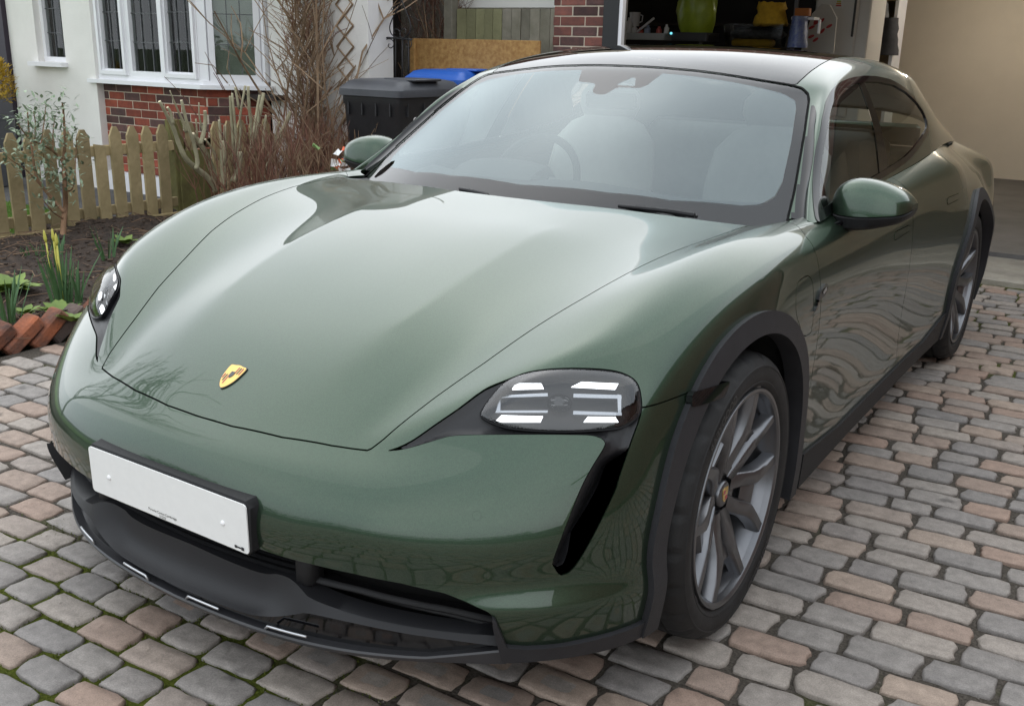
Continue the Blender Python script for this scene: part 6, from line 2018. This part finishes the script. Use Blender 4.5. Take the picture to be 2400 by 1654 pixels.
# parking sensors and tow cover outline
for sx in (-1, 1):
    u = np.array([.6935, -.7335, .5295])
    V, N, T = bump_h; i = np.argmin(((V - u) ** 2).sum(1)); c, n = V[i], N[i]
    m = MB(); e1 = np.cross(n, [0, 0, 1.0]); e1 /= np.linalg.norm(e1); e2 = np.cross(e1, n)
    rows = [[tuple((c + n * h + (e1 * cos(t) + e2 * sin(t)) * r) * [sx, 1, 1]) for t in np.linspace(0, 2 * pi, 20, endpoint=False)] for r, h in ((.0100, -.001), (.0098, .0012), (.0090, .0012), (.0088, .0002), (.0001, .0006))]
    m.grid(rows, True); m.obj("parking_sensor", PAINT, bumper, True, radians(50))

# ---------------------------------------------------------------- bonnet crest
V, N, T = hood_h
full_hood = join(hood_h, mirror(hood_h))
SH = spl([(0, -.7565), (.012, -.7495), (.022, -.735), (.0265, -.716), (.0262, -.6985), (.0135, -.6965), (0, -.6945), (-.0135, -.6965), (-.0262, -.6985), (-.0265, -.716), (-.022, -.735), (-.012, -.7495)], 4, True)
near = lambda V: np.where((np.abs(V[:, 0]) < .2) & (V[:, 1] < -.6), 1.0, -1.0)
V2, F2 = None, None


def dense_patch(poly, off, half=.04):
    """small fine patch of the bonnet surface inside a plan outline"""
    xs = np.linspace(-half, half, 41); ys = np.linspace(-.77, -.685, 44)
    hv, hn, _ = full_hood
    sel = (np.abs(hv[:, 0]) < .12) & (hv[:, 1] < -.62)
    A = np.stack([np.ones(sel.sum()), hv[sel, 0] ** 2, hv[sel, 1], hv[sel, 1] ** 2, hv[sel, 1] ** 3], 1)
    co = np.linalg.lstsq(A, hv[sel, 2], rcond=None)[0]
    X, Y = np.meshgrid(xs, ys); X = X.ravel(); Y = Y.ravel()
    Z = co[0] + co[1] * X ** 2 + co[2] * Y + co[3] * Y ** 2 + co[4] * Y ** 3
    gx = 2 * co[1] * X; gy = co[2] + 2 * co[3] * Y + 3 * co[4] * Y ** 2
    Nn = np.stack([-gx, -gy, np.ones_like(gx)], 1); Nn /= np.linalg.norm(Nn, axis=1)[:, None]
    n = len(xs); Tt = []
    for i in range(len(ys) - 1):
        for k in range(n - 1): Tt += [(i * n + k, i * n + k + 1, (i + 1) * n + k + 1), (i * n + k, (i + 1) * n + k + 1, (i + 1) * n + k)]
    me = (np.stack([X, Y, Z], 1), Nn, np.array(Tt))
    return offset(clip(me, lambda V: sd_poly(V[:, :2], poly)), off)


cr = surf("crest_badge", flange(dense_patch(SH, .0028), .003), BLACK, hood)
inner = [(x * .93, -.725 + (y + .725) * .94) for x, y in SH]
surf("crest_gold", flange(dense_patch(inner, .0036), .001), GOLD, cr)
for i in range(3):
    for (xa, xb, ya, yb) in ((.004 + i * .0065, .0072 + i * .0065, -.719, -.7015), (-.0072 - i * .0065, -.004 - i * .0065, -.7455 + i * .006, -.7225)):
        surf("crest_stripe", dense_patch([(xa, ya), (xb, ya), (xb, yb), (xa, yb)], .0042), RED if i != 1 else BLACK, cr)
surf("crest_shield", dense_patch([(0, -.731), (.006, -.724), (.006, -.7145), (-.006, -.7145), (-.006, -.724)], .0046), BLACK, cr)

# ---------------------------------------------------------------- wheel arches
def arch_shape(V, yc, zc, r):
    d = np.where(V[:, 2] > zc, r - np.hypot(V[:, 1] - yc, V[:, 2] - zc), r - np.abs(V[:, 1] - yc))
    return np.where(V[:, 0] < .6, -1.0, d)


for (yc, zc) in (AX_F, AX_R):
    ring = clip(LOW, lambda V: arch_shape(V, yc, zc, .458)); ring = clip(ring, lambda V: -arch_shape(V, yc, zc, .405))
    V, N, T = ring
    Nside = N.copy(); Nside[:, 2] *= .5; Nside /= np.linalg.norm(Nside, axis=1)[:, None]
    lift = .012 + .010 * np.clip((.458 - (arch_shape(V, yc, zc, .458) * -1 + .458)) / .05, 0, 1)
    both("wheel_arch_trim", flange((V + Nside * .015, N, T), .05), GREY_PLASTIC, car)
    m = MB(); A = np.linspace(-.35, pi + .35, 40)
    m.grid([[(x, yc + .435 * cos(a), zc + .435 * sin(a)) for a in A] for x in (.93, .55)])
    m.add([(.56, yc + .435 * cos(a), zc + .435 * sin(a)) for a in A], [tuple(range(len(A)))])
    me = m.mesh("arch_liner", DARK); a = link("arch_liner", me, car)
    b = link("arch_liner", me, car); b.scale = (-1, 1, 1)
# floor of the car
m = MB(); m.box((0, 1.55, .21), (1.62, 4.2, .05)); m.obj("underfloor", DARK, car)

# side marker lamps and the black blades behind the front arches
both("side_marker_lamp", flange(offset(clip(LOW, lambda V: np.where(V[:, 0] < .8, -1, sd_poly(V[:, 1:], rounded([(-.315, .714), (-.322, .685), (-.195, .676), (-.165, .706)], .008)))), .0185), .016), BLACK_GLOSS, car)
BL = rounded([(.405, .728), (.44, .752), (.468, .788), (.515, .803), (.545, .79), (.515, .772), (.46, .762), (.42, .733)], .01)
ba, bb = both("wing_blade", flange(offset(clip(LOW, lambda V: np.where(V[:, 0] < .8, -1, sd_poly(V[:, 1:], BL))), .006), .006), BLACK_GLOSS, car)
BI = rounded([(.478, .781), (.515, .793), (.53, .786), (.50, .776)], .004)
both("blade_insert", offset(clip(LOW, lambda V: np.where(V[:, 0] < .8, -1, sd_poly(V[:, 1:], BI))), .0075), SILVER, car)

# ---------------------------------------------------------------- wheels
def wheel_meshes():
    out = {}
    m = MB(); prof = [(.266, .098), (.274, .108), (.286, .117), (.2875, .1182), (.2905, .1192), (.292, .1182), (.300, .1210), (.316, .1220), (.3255, .1200), (.327, .1212), (.3305, .1205), (.332, .1185), (.334, .1172), (.345, .109), (.352, .098), (.3565, .083), (.3575, .066)]
    gro = []
    for h in (.060, .058, .0505, .0485, .022, .020, .0115, .0095): gro.append((.3585 if h in (.060, .0485, .022, .0095) else .3515, h))
    prof += gro + [(r, -h) for r, h in gro[::-1]] + [(r, -h) for r, h in prof[::-1]]
    n = 240; m.lathe(prof, n, 'x')
    for i, (r, h) in enumerate(prof):
        if .064 < abs(h) < .112 and r > .335:
            for k in range(0, n, 10):
                for kk in (k, k + 1):
                    x, y, z = m.V[i * n + kk]; q = (r - .0055) / r; m.V[i * n + kk] = (x, y * q, z * q)
    out['tyre'] = m.mesh("tyre", RUBBER, True, radians(35))
    m = MB(); m.lathe([(.2560, .094), (.2600, .112), (.2650, .1165), (.2725, .1165), (.2745, .112), (.2740, .104), (.266, .098)], 96, 'x')
    m.lathe([(.2560, .096), (.2530, .088), (.245, .070), (.2385, .03), (.236, -.06), (.262, -.105)], 96, 'x')
    m.lathe([(.0001, .050), (.040, .050), (.058, .056), (.066, .050), (.068, .02)], 48, 'x')
    out['rim'] = m.mesh("rim", RIM, True, radians(35))
    # one spoke: two arms that leave the hub close together and part towards the rim
    m = MB()

    def arm(path, s):
        rows = []
        for (r, o, w, h, dp) in path:
            c = (r, o * s)
            rows.append([(h - dp, c[0], c[1] - w / 2 - .004), (h - .005, c[0], c[1] - w / 2), (h, c[0], c[1] - w / 2 + .005), (h, c[0], c[1] + w / 2 - .005), (h - .005, c[0], c[1] + w / 2), (h - dp, c[0], c[1] + w / 2 + .004)])
        m.grid(rows)
    for s in (1, -1):
        arm([(.046, .022, .044, .070, .045), (.075, .031, .042, .077, .04), (.105, .0370, .038, .086, .036), (.140, .041, .038, .096, .034), (.165, .047, .040, .101, .034), (.200, .066, .036, .106, .032), (.235, .088, .036, .109, .03), (.264, .105, .040, .111, .025)], s)
    # webs: round the slot ends
    m.grid([[(.066, .045, o) for o in np.linspace(-.03, .03, 5)], [(.0705, .072, o) for o in np.linspace(-.03, .03, 5)], [(.060, .082, o) for o in np.linspace(-.022, .022, 5)]])
    m.grid([[(.068, .136, o) for o in np.linspace(-.024, .024, 5)], [(.084, .150, o) for o in np.linspace(-.032, .032, 5)], [(.090, .176, o) for o in np.linspace(-.036, .036, 5)], [(.070, .188, o) for o in np.linspace(-.040, .040, 5)]])
    m.grid([[(.042, .07, o) for o in np.linspace(-.03, .03, 3)], [(.055, .15, o) for o in np.linspace(-.03, .03, 3)]])
    # m.V are (h, radial, lateral) for a spoke along +y
    out['spoke'] = m.mesh("spoke", RIM, True, radians(45))
    m = MB(); m.lathe([(.0001, .076), (.026, .076), (.031, .0745), (.034, .070), (.0345, .055)], 40, 'x'); out['cap'] = m.mesh("centre_cap", RIM, True, radians(40))
    sh = [(x * .62, (y + .7255) * .62) for x, y in SH]
    m = MB(); m.prism(sh, .0758, .0775, lambda u, v, h: (h, -u, v)); out['badge'] = m.mesh("cap_badge", GOLD)
    m = MB()
    for (a, b, c, d) in ((.001, .012, .004, .013), (-.012, -.001, -.014, -.002)): m.prism([(a, c), (b, c), (b, d), (a, d)], .0775, .0781, lambda u, v, h: (h, -u, v))
    out['badge2'] = m.mesh("cap_stripe", RED)
    m = MB(); m.lathe([(.07, -.02), (.20, -.02), (.205, -.024), (.205, -.044), (.20, -.048), (.07, -.048)], 72, 'x'); out['disc'] = m.mesh("brake_disc", STEEL, True, radians(40))
    m = MB(); A = np.linspace(radians(205), radians(262), 12)
    rows = []
    for a in A:
        rows.append([(h, r * cos(a), r * sin(a)) for r, h in ((.13, .012), (.225, .016), (.228, -.06), (.13, -.06))])
    m.grid(rows, True); out['caliper'] = m.mesh("brake_caliper", mat("caliper_grey", (.10, .10, .105), .4, metal=.3), True, radians(40))
    m = MB(); m.lathe([(.0001, -.03), (.235, -.055)], 48, 'x'); out['back'] = m.mesh("hub_shadow", DARK)  # near-black disc: shade behind the spokes put into its colour
    # raised maker's lettering on the side wall
    tm = text_mesh("sidewall_text", "GOODYEAR", .030, mat("rubber_letters", (.035, .035, .036), .5), bold=.0006)
    for v in tm.vertices:
        a = pi / 2 + v.co.x / .325 * -1; r = .312 + v.co.y; v.co = (.1232, -r * cos(a) * -1 * -1, r * sin(a))
    for v in tm.vertices: pass
    out['text'] = tm
    return out


WM = wheel_meshes()


def wheel(pos, side, spin):
    w = empty("wheel", pos, car)
    w.rotation_euler = (0, 0, 0 if side > 0 else pi)
    ty = link("tyre", WM['tyre'], w)
    for a in (radians(125), radians(-55)):
        t = link("sidewall_lettering", WM['text'], ty); t.rotation_euler = (a - pi / 2, 0, 0)
    rm = link("rim", WM['rim'], w)
    for k in range(5):
        s = link("spoke", WM['spoke'], rm); s.rotation_euler = (spin + radians(72 * k), 0, 0)
    cp = link("centre_cap", WM['cap'], w); link("cap_badge", WM['badge'], cp); link("cap_stripe", WM['badge2'], cp)
    link("brake_disc", WM['disc'], w); link("brake_caliper", WM['caliper'], w); link("hub_shade_disc", WM['back'], w)
    for k in range(5):
        bm_ = MB(); a = spin + radians(72 * k + 36)
        bm_.lathe([(.0001, .052), (.006, .052), (.008, .046)], 10, 'x', (0, .052 * cos(a), .052 * sin(a)))
        bm_.obj("wheel_bolt", STEEL, rm)
    return w


wheel((.838, 0, .3595), 1, radians(-90)); wheel((-.838, 0, .3595), -1, radians(40))
wheel((.838, 2.904, .3595), 1, radians(-20)); wheel((-.838, 2.904, .3595), -1, radians(10))

# ---------------------------------------------------------------- door mirrors
for sgn in (1, -1):
    mr = empty("door_mirror", parent=car)
    # cap: rounded shell, flat below
    rows = []; lowrows = []
    # cross sections along x from inner to outer: (x, y front, y back, z top, z bottom)
    secs = [(.852, .850, .872, .978, .958), (.866, .815, .905, 1.018, .953), (.892, .790, .925, 1.044, .950), (.93, .778, .932, 1.055, .950), (.975, .776, .935, 1.053, .953), (1.015, .780, .936, 1.043, .958), (1.05, .790, .933, 1.028, .963), (1.072, .808, .927, 1.010, .969), (1.084, .838, .915, .992, .977)]
    S = spl(secs, 3)
    for (x, yf, yb, zt, zb) in S:
        r = []
        for t in np.linspace(0, pi, 11):
            # half super-ellipse from front-bottom over the top to the back
            cx, ct = cos(t), sin(t); yy = (yf + yb) / 2 - (yb - yf) / 2 * np.sign(cx) * abs(cx) ** .6; zz = zb + (zt - zb) * abs(ct) ** .6
            r.append((x * sgn, yy, zz))
        rows.append(r)
    m = MB(); m.grid(rows)
    for r in (rows[0], rows[-1]): m.add(r, [tuple(range(len(r)))])
    m.obj("mirror_cap", PAINT, mr, True, radians(60))
    m = MB(); rows = []
    for i, (x, yf, yb, zt, zb) in enumerate(S):
        f = i / (len(S) - 1); th = .052 * (1 - f) ** .7 + .008
        rows.append([(x * sgn, yf + .006, zb - .0015), (x * sgn, yf - .004, zb - .006), (x * sgn, yf + .004, zb - th * .75), (x * sgn, yf + .03, zb - th), (x * sgn, yb - .02, zb - th), (x * sgn, yb, zb - .004), (x * sgn, yb - .004, zb - .0015)])
    m.grid(rows); m.add(rows[0], [tuple(range(7))]); m.add(rows[-1], [tuple(range(7))])
    m.obj("mirror_housing", BLACK_PLASTIC, mr, True, radians(50))
    m = MB(); rows = []
    for (x, y, z, a, b) in spl([(.868, .72, .905, .050, .016), (.885, .745, .912, .045, .014), (.90, .80, .925, .040, .013), (.925, .845, .935, .040, .014)], 4):
        rows.append([(x * sgn, y + a * cos(t), z + b * sin(t)) for t in np.linspace(0, 2 * pi, 14, endpoint=False)])
    m.grid(rows, True); m.obj("mirror_arm", BLACK_GLOSS, mr, True)
    m = MB(); m.box((.962 * sgn, .925, 1.0), (.14, .006, .06), bev=.002); m.obj("mirror_glass", CHROME, mr)

# ---------------------------------------------------------------- cabin
cab = empty("cabin", parent=car)
DASH = mat("grey_dash", (.10, .105, .11), .6, bump=.1, bscale=300)
m = MB(); rows = []
for x in np.linspace(-.74, .74, 25):
    b = .012 * cos(x * 7)
    k_ = .22 * abs(x / .76) ** 2.2
    rows.append([(x, .50 + k_, .885), (x, .66 + k_, .935 + b), (x, .88 + k_ * .4, .945 + b), (x, .98 + k_ * .2, .92), (x, 1.03, .86), (x, 1.0, .70)])
m.grid(rows); m.obj("dashboard", DASH, cab, True)
m = MB(); rows = []
for t in np.linspace(0, 2 * pi, 40, endpoint=False):
    c = Vector((-.36 + .185 * cos(t), 1.10 + .185 * sin(t) * .42, .90 + .185 * sin(t) * .91))
    d = Vector((cos(t), sin(t) * .42, sin(t) * .91)); n2 = Vector((0, -.91, .42))
    rows.append([tuple(c + (d * cos(a) + n2 * sin(a)) * .015) for a in np.linspace(0, 2 * pi, 8, endpoint=False)])
m.grid(rows + [rows[0]], True)
m.box((-.36, 1.09, .90), (.13, .05, .10), M=Matrix.Rotation(radians(-25), 3, 'X'), bev=.02); m.box((-.36, 1.095, .90), (.36, .02, .035), M=Matrix.Rotation(radians(-25), 3, 'X'), bev=.006)
m.obj("steering_wheel", CLOTH, cab, True, radians(40))
m = MB(); rows = []
for x in np.linspace(-.17, .17, 9):
    rows.append([(-.36 + x, .98 - .0, .945), (-.36 + x, .93, .985 + .02 * cos(x * 8)), (-.36 + x, .86, .975 + .02 * cos(x * 8)), (-.36 + x, .80, .95)])
m.grid(rows); m.obj("instrument_hood", DASH, cab, True)


def seat(x, y, name="seat"):
    s = empty(name, (x, y, 0), cab)
    m = MB(); m.box((0, 0, .56), (.50, .52, .16), bev=.06); m.obj("cushion", LEATHER, s, True, radians(50))
    m = MB(); rows = []
    for z, w, d, yy in ((.60, .24, .09, .22), (.75, .25, .10, .25), (.90, .25, .10, .28), (1.03, .23, .085, .31), (1.10, .17, .06, .33), (1.13, .10, .04, .335)):
        rows.append([(w * cos(t) * (abs(cos(t)) + .001) ** -.35, yy + d * sin(t), z) for t in np.linspace(0, 2 * pi, 20, endpoint=False)])
    m.grid(rows, True); m.add(rows[-1], [tuple(range(20))]); m.obj("backrest", LEATHER, s, True, radians(50))
    m = MB(); rows = []
    for z, w, d in ((1.10, .05, .03), (1.12, .12, .045), (1.17, .145, .05), (1.22, .14, .048), (1.26, .10, .035), (1.27, .03, .02)):
        rows.append([(w * cos(t), .345 + d * sin(t), z) for t in np.linspace(0, 2 * pi, 16, endpoint=False)])
    m.grid(rows, True); m.obj("headrest", LEATHER, s, True)
    return s


seat(-.37, 1.36); seat(.37, 1.36)
m = MB(); m.box((0, 2.35, .56), (1.2, .5, .18), bev=.06); m.box((0, 2.62, .83), (1.2, .16, .52), M=Matrix.Rotation(radians(18), 3, 'X'), bev=.06); m.obj("rear_bench", LEATHER, cab, True, radians(50))
m = MB(); m.box((0, 1.7, .40), (1.5, 2.4, .04)); m.obj("cabin_floor", CLOTH, cab)
for s in (-1, 1):
    m = MB(); m.box((s * .80, 1.75, .72), (.06, 1.8, .40), bev=.02); m.obj("door_card", CLOTH, cab)
m = MB(); m.box((0, 1.02, 1.225), (.20, .02, .055), bev=.01); m.obj("inside_mirror", BLACK_PLASTIC, cab)
